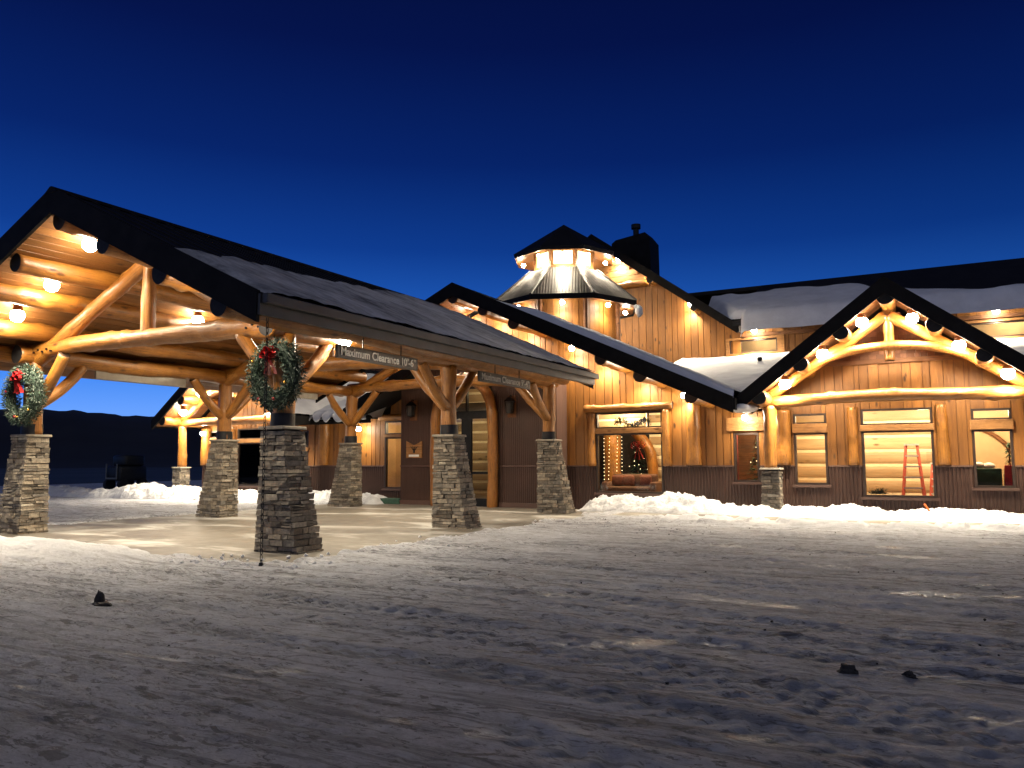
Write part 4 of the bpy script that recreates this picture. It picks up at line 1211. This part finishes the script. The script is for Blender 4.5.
# couch room
room(-13.2, -6.75, 31.5, 3.6)
log_wall(-9.75, -6.75, 29.0, .1, 3.6, .42, .1)
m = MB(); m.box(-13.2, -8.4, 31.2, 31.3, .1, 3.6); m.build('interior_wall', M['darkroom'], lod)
log_wall(-13.2, -9.4, 27.6, 2.85, 3.6, .3, .06)
curved_log('interior_arch', [(-9.6, 28.8, .1), (-9.58, 28.8, 1.3), (-9.75, 28.8, 2.1), (-10.3, 28.8, 2.75)], .2, lod)
plight((-10.2, 26.8, 3.3), 330); plight((-8.4, 27.4, 3.3), 330); plight((-10.6, 30.2, 3.2), 60)
# recess room
room(-6.6, -4.5, 29, 3.1)
m = MB(); m.box(-6.6, -4.5, 28.6, 28.7, .1, 3.1); m.build('interior_wall', M['trim'], lod)
plight((-5.6, 26.3, 2.85), 200)
m = MB()
for i in range(5):
    x = -6.28 + i * .055
    m.hexa([(x, 27.1, .1), (x + .055, 27.1 - .03 * (i % 2), .1), (x + .055, 27.14, .1), (x, 27.14, .1), (x, 27.1, 2.7), (x + .055, 27.1 - .03 * (i % 2), 2.7), (x + .055, 27.14, 2.7), (x, 27.14, 2.7)])
tag(m.build('drape', M['drape']), 'dusky red drape inside the narrow window by the stone pier', 'drape')
# vestibule + behind
m = MB(); m.box(V0 + .1, V1 - .1, VY + .13, 28, -.05, .015); m.build('floor', M['floorwood'], lod)
log_wall(V0 + .1, V1 - .1, 27.6, .02, 5.0, .4, .07)
m = MB(); m.box(V0 + .1, V1 - .1, VY + .12, 28, 5.0, 5.05); m.build('interior_ceiling', M['ceiling'], lod)
plight((XC, 25.6, 4.6), 210); plight((XC - 1.8, 26, 3.0), 60)
# left narrow window room and left gable
room(-20.5, -17.85, 27.5, 3.4)
m = MB(); m.box(-20.5, -17.85, 27.3, 27.4, .1, 3.4); m.build('interior_wall', M['tan'], lod)
plight((-18.9, 26.2, 3.1), 130)
room(LX - 3.1, LX + 1.9, 28.5, 3.25)
m = MB(); m.box(LX - 3.1, LX + 1.9, 28.2, 28.3, .1, 3.25); m.build('interior_wall', M['trim'], lod)
plight((LX, 26.6, 3.0), 30)

plight((-7.0, 37.1, 7.3), 110); plight((2.8, 37.1, 7.3), 160)
plight((XC, TYc, 10.5), 130)
# sofa
sf = empty('sofa', (-9.9, 27.0, .1), 'brown sofa behind the big window right of the entrance', 'sofa')
def rbox(nm, mat, x0, x1, y0, y1, z0, z1, par, bv=.06):
    m = MB(); m.box(x0, x1, y0, y1, z0, z1); return m.build(nm, mat, par, bevel=bv, smooth=True)
rbox('seat', M['sofa'], -10.65, -9.0, 26.7, 27.5, .38, .68, sf)
rbox('base', M['sofa'], -10.65, -9.0, 26.75, 27.6, .12, .385, sf, .03)
rbox('backrest', M['sofa'], -10.65, -9.0, 27.4, 27.7, .5, 1.12, sf, .08)
rbox('armrest', M['sofa'], -10.85, -10.61, 26.7, 27.6, .12, .85, sf, .07); rbox('armrest', M['sofa'], -9.04, -8.8, 26.7, 27.6, .12, .85, sf, .07)
for x, lb in ((-10.62, 'rust cushion at the left end of the sofa'), (-10.2, 'rust cushion second from the left on the sofa'), (-9.55, 'rust cushion at the right end of the sofa')):
    c = MB(); c.box(x - .02, x + .42, 27.2, 27.38, .7, 1.08); o = c.build('cushion', M['cushion'], smooth=True, bevel=.08); tag(o, lb, 'cushion', 'cushions on the sofa')
# trees inside
def fir(name, base, h, r, label, lights=True, n=1500):
    t = empty(name, base, label, 'christmas tree')
    f = MB(); bx, by, bz = base
    for i in range(n):
        z = (random.random() ** 1.3); rr = r * (1 - z) + .02; a = random.random() * 2 * PI; q = rr * (random.random() ** .4)
        p = Vector((bx + q * math.cos(a), by + q * math.sin(a), bz + .25 + z * (h - .25)))
        d = Vector((math.cos(a), math.sin(a), random.uniform(-.6, .1))) * random.uniform(.08, .2); s = Vector((-math.sin(a), math.cos(a), 0)) * .035
        f.add([p - s, p + s, p + d], [(0, 1, 2)])
    f.build('foliage', M['fir'], t)
    k = MB(); k.tube([(bx, by, bz), (bx, by, bz + h * .9)], [.06, .015], 8); k.build('trunk', M['trim'], t)
    if lights:
        b = MB()
        for i in range(22):
            z = random.random(); rr = (r * (1 - z) + .05) * 1.0; a = random.random() * 2 * PI
            b.sphere((bx + rr * math.cos(a), by + rr * math.sin(a), bz + .3 + z * (h - .3)), .011, 6, 4)
        b.build('string_lights', M['tiny'], t)
    return t
fir('christmas_tree', (-10.55, 29.9, .1), 2.2, .65, 'dark lit christmas tree behind the sofa window')
fir('christmas_tree', (-5.25, 27.0, .1), 2.5, .62, 'dark bushy christmas tree in the narrow window by the stone pier')
# lit log column wrapped with lights
lc = empty('log_column', (-10.95, 28.2, .1), 'bright log column wound with string lights behind the sofa', 'column')
log('shaft', (-10.95, 28.2, .1), (-10.95, 28.2, 3.5), .33, .32, lc)
b = MB()
for i in range(150):
    a = i * .9; z = .4 + i * .02
    b.sphere((-10.95 + .345 * math.cos(a), 28.2 + .345 * math.sin(a), z), .012, 6, 4)
b.build('string_lights', M['tiny'], lc)
# red bow garland inside
def bow(mb, c, s, ax, up, n):
    """ribbon bow: loops and tails as bent strips; ax across, up, n towards the viewer"""
    c, ax, up, n = Vector(c), Vector(ax), Vector(up), Vector(n)
    def strip(pts, w):
        P = [Vector(p) for p in pts]
        for a, b in zip(P[:-1], P[1:]):
            h = n * (w / 2)
            mb.add([a - h, b - h, b + h, a + h], [(0, 1, 2, 3)])
            e = (b - a).normalized().cross(n) * .006
            mb.add([a - h + e, b - h + e, b + h + e, a + h + e], [(0, 1, 2, 3)])
    for k, (ang, L) in enumerate(((.35, .34), (2.8, .34), (.9, .28), (2.25, .28), (-.1, .3), (3.25, .3), (1.57, .22))):
        d = ax * math.cos(ang) + up * math.sin(ang); sd = n.cross(d)
        pts = []
        for t in np.linspace(0, 2 * PI, 13):
            pts.append(c + d * (s * L * (1 - math.cos(t)) / 2) + sd * (s * .1 * math.sin(t)) + n * (.02 * k * s))
        strip(pts, .13 * s)
    for ang in (-1.2, -1.9, -1.5):
        d = ax * math.cos(ang) + up * math.sin(ang)
        strip([c + d * (s * t) + n * (.03 * math.sin(t * 9)) for t in np.linspace(0, .6, 7)], .13 * s)
    mb.sphere(c + n * .04, .06 * s, 10, 6)
m = MB(); bow(m, (-9.95, 28.25, 2.15), .85, (1, 0, 0), (0, 0, 1), (0, -1, 0)); tag(m.build('ribbon_bow', M['red']), 'big red ribbon bow hanging inside the sofa window', 'bow')
# garland over transom of sofa window
m = MB()
for i in range(700):
    t = random.random(); p = Vector((-10.1 + 1.3 * t, 26.2, 2.92 + .1 * math.sin(t * 9))) + Vector((random.gauss(0, .04), random.gauss(0, .04), random.gauss(0, .06)))
    d = Vector((random.gauss(0, 1), random.gauss(0, 1), random.gauss(0, 1))).normalized() * .09; s_ = d.cross(Vector((0, .3, 1))).normalized() * .02
    m.add([p - s_, p + s_, p + d], [(0, 1, 2)])
tag(m.build('garland', M['fir']), 'green garland draped behind the transom of the sofa window', 'garland')

# step ladder in the middle window of the right gable
def ladder(x, y, z0, h, label, w=.5):
    t = empty('step_ladder', (x, y, z0), label, 'ladder', 'step ladders in the gable window')
    tw = w * .5; ft = .42
    for s in (-1, 1):
        m = MB(); m.tube([(x + s * w / 2, y - ft, z0), (x + s * tw / 2, y - .05, z0 + h)], [.055, .05], 6); m.build('rail', M['rust_red'], t)
        m = MB(); m.tube([(x + s * w / 2 + s*.03, y + ft, z0), (x + s * tw / 2, y + .05, z0 + h)], [.03, .03], 6); m.build('rear_rail', M['rust_red'], t)
    for k in range(1, 6):
        q = k / 6; hw = (w * (1 - q) + tw * q) / 2; yy = y - ft * (1 - q) - .05 * q
        m = MB(); m.box(x - hw, x + hw, yy - .05, yy + .07, z0 + h * q - .02, z0 + h * q + .025); m.build('step', M['alu'], t)
    m = MB(); m.box(x - tw / 2 - .05, x + tw / 2 + .05, y - .12, y + .12, z0 + h, z0 + h + .05); m.build('top_cap', M['alu'], t)
    return t
ladder(-.75, 26.9, .12, 1.92, 'red step ladder with pale steps in the middle window of the right gable', .62)
ladder(-.12, 27.5, .12, 1.35, 'second shorter red ladder at the right edge of the middle gable window', .42)
# low table with cloth, linens and red bag in the right window
t = empty('side_table', (1.1, 26.2, .1), 'dark green covered table in the right window of the right gable', 'table')
rbox('table_cloth', M['green'], .72, 1.5, 25.95, 26.6, .75, 1.36, t, .03)
for sx in (.8, 1.4):
    for sy in (26.05, 26.5): m = MB(); m.tube([(sx, sy, .1), (sx, sy, .78)], [.03, .03], 6); m.build('leg', M['black'], t)
m = MB()
for x, z in ((.95, 1.45), (1.2, 1.42)): m.sphere((x, 26.2, z), .16, 12, 8, .6, noise=.15)
tag(m.build('linen_bundle', M['white'], smooth=True), 'bundled white linens on the green table', 'linen')
m = MB(); m.hexa([(1.5, 26.0, .1), (1.95, 26.0, .1), (1.95, 26.35, .1), (1.5, 26.35, .1), (1.58, 26.1, 1.45), (1.85, 26.1, 1.45), (1.85, 26.25, 1.45), (1.58, 26.25, 1.45)])
tag(m.build('gift_bag', M['red'], bevel=.02), 'tall red gift bag beside the green table', 'bag')
fir('christmas_tree', (1.75, 26.75, .1), 2.0, .22, 'slim small green tree behind the red gift bag', False, 400)
m = MB()
for i in range(260):
    p = Vector((-1.65 + random.gauss(0, .12), 25.6 + random.gauss(0, .06), .6 + abs(random.gauss(0, .07)))); d = Vector((random.gauss(0, 1), random.gauss(0, 1), random.random())).normalized() * .1; s_ = d.cross(Vector((0, .3, 1))).normalized() * .02
    m.add([p - s_, p + s_, p + d], [(0, 1, 2)])
tag(m.build('greenery_bunch', M['fir']), 'small bunch of greenery on the sill of the ladder window', 'greenery')

# ------------------------------------------------------------------ WREATHS
def wreath(c, R, r, label, nrm=(0, -1, 0)):
    c = Vector(c); t = empty('wreath', c, label, 'wreath', 'christmas wreaths on the front posts')
    nv = Vector(nrm).normalized(); ax = Vector((0, 0, 1)).cross(nv).normalized() * -1; up = Vector((0, 0, 1))
    g = MB()
    ring = [c + (ax * math.cos(a) + up * math.sin(a)) * R for a in np.linspace(0, 2 * PI, 33)]
    g.tube(ring, [r * .55] * 33, 8, .1, caps=False)
    for i in range(3600):
        a = random.random() * 2 * PI; b = random.random() * 2 * PI
        radial = ax * math.cos(a) + up * math.sin(a); tang = -ax * math.sin(a) + up * math.cos(a)
        o_ = radial * math.cos(b) + nv * math.sin(b)
        p = c + radial * R + o_ * r * random.uniform(.4, .95)
        d = (o_ * random.uniform(.4, 1) + tang * random.uniform(-.9, .9) + Vector((random.gauss(0, .3), random.gauss(0, .3), random.gauss(0, .3)))).normalized() * random.uniform(.05, .12)
        s_ = d.cross(Vector((random.gauss(0, 1), random.gauss(0, 1), random.gauss(0, 1)))).normalized() * random.uniform(.008, .016)
        fr_ = random.random()
        g.add([p - s_, p + s_, p + d], [(0, 1, 2)], fr_ * .72 if random.random() < .72 else .75 + .25 * fr_)
    g.build('greenery', M['garland'], t)
    b = MB(); bow(b, c + up * (R * .74) + nv * (r * .75), .62, ax, up, nv); b.build('bow', M['red'], t)
    for k in range(5):
        a = random.random() * 2 * PI; p = c + (ax * math.cos(a) + up * math.sin(a)) * (R + random.uniform(-.08, .08)) + nv * r * .85
        s2 = MB(); s2.sphere(p, .028, 10, 6); s2.build('bauble', M['gold'] if k % 3 == 0 else M['red'], t, smooth=True)
    return t
wreath((XR + .2, 10.34, 3.2), .47, .19, 'large dark wreath with red bow on the front right post')
wreath((-18.3, 10.36, 3.17), .52, .19, 'frosted wreath with red bow on the front left post, sky through its middle')

# ------------------------------------------------------------------ CLEARANCE SIGNS
def sign(x, y0, y1, z0, z1, label, text, back=False):
    t = empty('clearance_sign', (x, (y0 + y1) / 2, z0), label, 'sign', 'hanging clearance signs')
    m = MB(); m.box(x - .03, x + .03, y0, y1, z0, z1); m.build('panel', M['signback'] if back else M['signface'], t, bevel=.008)
    for yy in (y0 + (y1 - y0) * .3, y1 - (y1 - y0) * .22):
        m = MB(); m.tube([(x, yy, z1), (x, yy, z1 + .32)], [.012, .012], 6); m.build('hanger', M['black'], t)
    if text:
        cu = bpy.data.curves.new('lettering', 'FONT'); cu.body = text; cu.extrude = .006; cu.align_x = 'CENTER'; cu.align_y = 'CENTER'
        cu.size = .22; cu.offset = .004
        cu.materials.append(M['letters'])
        o = bpy.data.objects.new('lettering', cu); COL.objects.link(o); o.parent = t
        o.location = (.038, 0, (z1 - z0) / 2); o.rotation_euler = (PI / 2, 0, PI / 2)
        bpy.context.view_layer.update()
        w = o.dimensions.x
        me = bpy.data.meshes.new_from_object(o.evaluated_get(bpy.context.evaluated_depsgraph_get()))
        loc, rot = o.location.copy(), o.rotation_euler.copy(); bpy.data.objects.remove(o)
        o = bpy.data.objects.new('lettering', me); COL.objects.link(o); o.parent = t; o.location = loc; o.rotation_euler = rot
        if w > 0: o.scale = ((y1 - y0) * .93 / w, 1, 1)
SX = -9.75
sign(SX, 11.12, 13.68, 3.555, 3.81, 'dark sign reading Maximum Clearance 10 feet 6 between the first two right posts', 'Maximum Clearance 10\u2019-6\u201d')
sign(SX, 16.25, 18.95, 3.555, 3.81, 'dark sign reading Maximum Clearance 9 feet 4 between the second and third right posts', 'Maximum Clearance 9\u2019-4\u201d')
sign(-18.6, 12.25, 14.95, 3.72, 3.96, 'pale shiny sign back hanging against the sky on the left side', None, True)
sign(-18.6, 17.5, 20.3, 3.72, 3.96, 'pale sign back seen beside the dark wreath, in front of valley snow', None, True)

# rain chain
t = empty('rain_chain', (-9.22, 8.9, 0), 'black rain chain hanging from the gutter at the front right pier', 'chain')
m = MB(); z = 3.92; k = 0
while z > .05:
    pts = []
    for a in np.linspace(0, 2 * PI, 11):
        dx = .021 * math.cos(a); pts.append((-9.22 + (dx if k % 2 else 0), 8.9 + (0 if k % 2 else dx), z - .05 + .055 * math.sin(a)))
    m.tube(pts, [.0065] * 11, 5, caps=False); z -= .088; k += 1
m.build('links', M['black'], t, smooth=True)
m = MB(); m.tube([(-9.22, 8.9, 0), (-9.22, 8.9, .1)], [.05, .03], 8); m.build('anchor', M['black'], t)

# ------------------------------------------------------------------ wall lanterns, plaque, small things
def lantern(x, label):
    y = VY - .2; z = 3.5
    t = empty('wall_lantern', (x, y, z), label, 'wall lantern', 'lanterns beside the entrance')
    m = MB(); m.box(x - .16, x + .16, VY - .05, VY - .021, z - .38, z + .38); m.build('back_plate', M['trim'], t, bevel=.006)
    m = MB()
    for sx in (-1, 1):
        for sy in (-1, 1): m.tube([(x + sx * .09, y + sy * .09, z - .2), (x + sx * .12, y + sy * .12, z + .16)], [.012, .012], 6)
    m.hexa([(x - .1, y - .1, z - .24), (x + .1, y - .1, z - .24), (x + .1, y + .1, z - .24), (x - .1, y + .1, z - .24), (x - .09, y - .09, z - .2), (x + .09, y - .09, z - .2), (x + .09, y + .09, z - .2), (x - .09, y + .09, z - .2)])
    m.hexa([(x - .16, y - .16, z + .16), (x + .16, y - .16, z + .16), (x + .16, y + .16, z + .16), (x - .16, y + .16, z + .16), (x - .04, y - .04, z + .32), (x + .04, y - .04, z + .32), (x + .04, y + .04, z + .32), (x - .04, y + .04, z + .32)])
    m.tube([(x, y, z + .3), (x, y + .05, z + .4), (x, VY - .04, z + .36)], [.018] * 3, 6)
    m.build('cage', M['black'], t)
    m = MB(); m.hexa([(x - .075, y - .075, z - .2), (x + .075, y - .075, z - .2), (x + .075, y + .075, z - .2), (x - .075, y + .075, z - .2), (x - .1, y - .1, z + .155), (x + .1, y - .1, z + .155), (x + .1, y + .1, z + .155), (x - .1, y + .1, z + .155)])
    m.build('glass', M['sconce_glass'], t)
lantern(-17.2, 'black lantern on the brown wall left of the entrance, above the plaque')
lantern(-13.02, 'black lantern on the brown wall right of the entrance')
t = empty('wall_plaque', (-17.15, VY - .03, 2.0), 'notched wooden plaque with dark plant emblem left of the entrance', 'plaque')
m = MB(); m.add([(-17.5, VY - .07, 1.73), (-16.8, VY - .07, 1.73), (-16.8, VY - .07, 2.36), (-17.15, VY - .07, 2.2), (-17.5, VY - .07, 2.36),
                 (-17.5, VY - .022, 1.73), (-16.8, VY - .022, 1.73), (-16.8, VY - .022, 2.36), (-17.15, VY - .022, 2.2), (-17.5, VY - .022, 2.36)],
                [(0, 1, 2, 3, 4), (9, 8, 7, 6, 5), (0, 5, 6, 1), (1, 6, 7, 2), (2, 7, 8, 3), (3, 8, 9, 4), (4, 9, 5, 0)])
m.build('board', M['rail'], t)
m = MB()
for a in (-.5, -.2, .15, .5): m.hexa([(-17.16, VY - .078, 1.98), (-17.12, VY - .078, 1.98), (-17.12, VY - .071, 1.98), (-17.16, VY - .071, 1.98),
                                      (-17.16 + a * .3, VY - .078, 2.16), (-17.13 + a * .3, VY - .078, 2.16), (-17.13 + a * .3, VY - .071, 2.16), (-17.16 + a * .3, VY - .071, 2.16)])
m.sphere((-17.14, VY - .074, 1.96), .04, 8, 6, 1.2)
m.build('emblem', M['black'], t)
m = MB(); m.box(-17.38, -16.92, VY - .076, VY - .071, 1.78, 1.86); m.build('name_strip', M['white'], t)
# green mat rolled by the wall, orange stake
m = MB(); m.hexa([(-18.9, 23.85, .02), (-17.75, 23.85, .02), (-17.75, 24.5, .02), (-18.9, 24.5, .02), (-18.8, 23.95, .22), (-17.85, 23.95, .22), (-17.85, 24.45, .22), (-18.8, 24.45, .22)])
tag(m.build('green_tarp', M['green'], bevel=.03), 'low dark green tarp bundle at the foot of the wall left of the entrance', 'tarp')
m = MB(); m.tube([(-.3, 24.2, .2), (-.43, 24.2, .4)], [.025, .025], 8); m.sphere((-.43, 24.2, .4), .03, 8, 6)
tag(m.build('snow_stake', M['orange'], smooth=True), 'leaning orange snow stake in the snow bank below the ladder window', 'stake')
# dark chunks on the lot
def chunk(x, y, sx, sy, sz, label):
    m = MB(); n0 = len(m.v)
    m.sphere((0, 0, 0), 1, 14, 10)
    ph = random.random() * 50
    V = []
    for v in m.v:
        q = Vector(v); k = 1 + .35 * (vnoise(q.x * 2.3 + ph, q.y * 2.3 + q.z * 2.7, 3) - .5) * 2 + .15 * (vnoise(q.x * 7 + ph, q.y * 7 + q.z * 6, 5) - .5)
        V.append((x + q.x * sx * k, y + q.y * sy * k, .05 + max(q.z * k, -.4) * sz))
    m.v = V
    return tag(m.build('frozen_chunk', M['mud']), label, 'debris', 'dark frozen chunks on the lot')
chunk(-8.45, 5.75, .05, .05, .13, 'dark upright frozen chunk in the left foreground')
chunk(-8.3, 5.68, .13, .06, .04, 'flat dark frozen clod beside the upright chunk, left foreground')
chunk(-.69, 6.55, .075, .05, .055, 'dark oblong frozen chunk in the right foreground')
chunk(-.27, 6.6, .05, .04, .05, 'small dark frozen chunk rightmost in the foreground')
for i in range(3): pass
# snow clods scattered along the slab edge
m = MB()
for i in range(110):
    if random.random() < .55: x, y = random.uniform(-11.5, -8.3), random.uniform(8.6, 9.7)
    else: y = random.uniform(9.5, 20); x = -9.15 + random.gauss(0, .3)
    r_ = random.uniform(.012, .04); m.sphere((x, y, .05), r_, 7, 5, .7, noise=.6)
tag(m.build('snow_clods', M['roofsnow']), 'small snow clods strewn along the edge of the slab', 'snow', kind='stuff')

m = MB()
for i in range(260):
    if random.random() < .35: x, y = random.uniform(-9.2, -4.5), random.uniform(16.5, 21)
    else:
        y = 4.2 + 15 * random.random() ** 1.3; x = -.54 * y + random.uniform(-.75, .75) * y
        if -21 < x < -8.8 and y > 8.3: continue
    r_ = random.uniform(.005, .015); k0 = len(m.v); m.sphere((x, y, .05), r_, 7, 5, .75, noise=.7)
tag(m.build('dirt_clods', M['mud']), 'dark grit and dirt crumbs strewn over the packed snow lot', 'grit', kind='stuff')

# dark utility vehicle beyond the left snow bank
t = empty('utility_vehicle', (-45.2, 32.5, -.2), 'dark boxy utility vehicle parked beyond the left snow bank, barely lit', 'vehicle')
cx, cy = -45.2, 32.5
rbox('body', M['vehicle'], cx - .75, cx + .75, cy - 1.3, cy + .6, .45, 1.35, t, .12)
rbox('cab', M['vehicle'], cx - .65, cx + .65, cy - .9, cy + .5, 1.35, 2.05, t, .15)
m = MB(); m.box(cx - .55, cx + .55, cy - 1.39, cy - 1.34, .55, .65); m.box(cx - .55, cx - .47, cy - 1.39, cy - 1.34, .65, 1.5); m.box(cx + .47, cx + .55, cy - 1.39, cy - 1.34, .65, 1.5); m.build('bumper_frame', M['pale_rail'], t)
for sx in (-1, 1):
    for sy in (-1, 1): m = MB(); m.tube([(cx + sx * .55, cy - .35 + sy * .65, .2), (cx + sx * .8, cy - .35 + sy * .65, .2)], [.36, .36], 18); m.build('wheel', M['rubber'], t, smooth=True)

# ------------------------------------------------------------------ SKY
w = bpy.data.worlds.new('World'); scene.world = w; w.use_nodes = True
nt = w.node_tree; n = nt.nodes; bg = n['Background']
tc = n.new('ShaderNodeTexCoord'); sp = n.new('ShaderNodeSeparateXYZ'); nt.links.new(tc.outputs['Generated'], sp.inputs[0])
rp = n.new('ShaderNodeValToRGB'); el = rp.color_ramp.elements
stops = [(0.0, (.2, .35, .86)), (.055, (.13, .34, .95)), (.10, (.05, .235, .84)), (.17, (.013, .105, .49)), (.26, (.0035, .042, .265)), (.36, (.0014, .0165, .14)), (.48, (.001, .0065, .07)), (.62, (.001, .0035, .034)), (1.0, (.001, .003, .015))]
while len(el) < len(stops): el.new(.5)
for e_, (p_, c_) in zip(el, stops): e_.position = p_; e_.color = (*c_, 1)
nt.links.new(sp.outputs['Z'], rp.inputs['Fac'])
# afterglow side (towards -X, +Y) brighter than the rest
dt = n.new('ShaderNodeVectorMath'); dt.operation = 'DOT_PRODUCT'; dt.inputs[1].default_value = (-.86, .5, 0); nt.links.new(tc.outputs['Generated'], dt.inputs[0])
mr = n.new('ShaderNodeMapRange'); mr.inputs['From Min'].default_value = -.6; mr.inputs['From Max'].default_value = 1.0; mr.inputs['To Min'].default_value = .3; mr.inputs['To Max'].default_value = 1.08
nt.links.new(dt.outputs['Value'], mr.inputs['Value'])
sky = n.new('ShaderNodeTexSky'); sky.sky_type = 'NISHITA'; sky.sun_disc = False; sky.sun_elevation = math.radians(-4); sky.sun_rotation = math.radians(-60)
ml = n.new('ShaderNodeVectorMath'); ml.operation = 'SCALE'; nt.links.new(rp.outputs['Color'], ml.inputs[0]); nt.links.new(mr.outputs[0], ml.inputs['Scale'])
sk = n.new('ShaderNodeVectorMath'); sk.operation = 'SCALE'; sk.inputs['Scale'].default_value = .015; nt.links.new(sky.outputs[0], sk.inputs[0])
ad = n.new('ShaderNodeVectorMath'); ad.operation = 'ADD'; nt.links.new(ml.outputs[0], ad.inputs[0]); nt.links.new(sk.outputs[0], ad.inputs[1])
db = n.new('ShaderNodeVectorMath'); db.operation = 'DOT_PRODUCT'; db.inputs[1].default_value = (.45, -.85, .25); nt.links.new(tc.outputs['Generated'], db.inputs[0])
mb_ = n.new('ShaderNodeMapRange'); mb_.inputs['From Min'].default_value = .05; mb_.inputs['From Max'].default_value = .7; mb_.inputs['To Min'].default_value = 0; mb_.inputs['To Max'].default_value = 1
nt.links.new(db.outputs['Value'], mb_.inputs['Value'])
bk = n.new('ShaderNodeVectorMath'); bk.operation = 'SCALE'; bk.inputs[0].default_value = (.185, .19, .225); nt.links.new(mb_.outputs[0], bk.inputs['Scale'])   # neutral fill glow added to the sky behind the camera
a2 = n.new('ShaderNodeVectorMath'); a2.operation = 'ADD'; nt.links.new(ad.outputs[0], a2.inputs[0]); nt.links.new(bk.outputs[0], a2.inputs[1])
nt.links.new(a2.outputs[0], bg.inputs['Color']); bg.inputs['Strength'].default_value = 1.0

# ------------------------------------------------------------------ CAMERA
yaw, pitch, roll = math.radians(28.506), math.radians(5.527), math.radians(-.218)
f = Vector((-math.sin(yaw) * math.cos(pitch), math.cos(yaw) * math.cos(pitch), math.sin(pitch)))
r0 = Vector((math.cos(yaw), math.sin(yaw), 0)); u0 = r0.cross(f)
r = r0 * math.cos(roll) + u0 * math.sin(roll); u = -r0 * math.sin(roll) + u0 * math.cos(roll)
cam = bpy.data.cameras.new('camera'); cam.sensor_width = 36; cam.lens = 784.3 / 1024 * 36; cam.clip_end = 3000; cam.clip_start = .1
co = bpy.data.objects.new('camera', cam); COL.objects.link(co)
co.matrix_world = Matrix(((r.x, u.x, -f.x, 0), (r.y, u.y, -f.y, 0), (r.z, u.z, -f.z, 1.65), (0, 0, 0, 1)))
scene.camera = co

vs = scene.view_settings
vs.view_transform = 'Standard'; vs.look = 'None'; vs.exposure = 0; vs.gamma = 1; vs.use_curve_mapping = False
scene.render.engine = 'CYCLES'
cy = scene.cycles
cy.use_denoising = True
try: cy.denoiser = 'OPENIMAGEDENOISE'
except Exception: pass
cy.max_bounces = 6; cy.diffuse_bounces = 3; cy.glossy_bounces = 3; cy.transparent_max_bounces = 8
cy.sample_clamp_indirect = 4; cy.caustics_reflective = False; cy.caustics_refractive = False
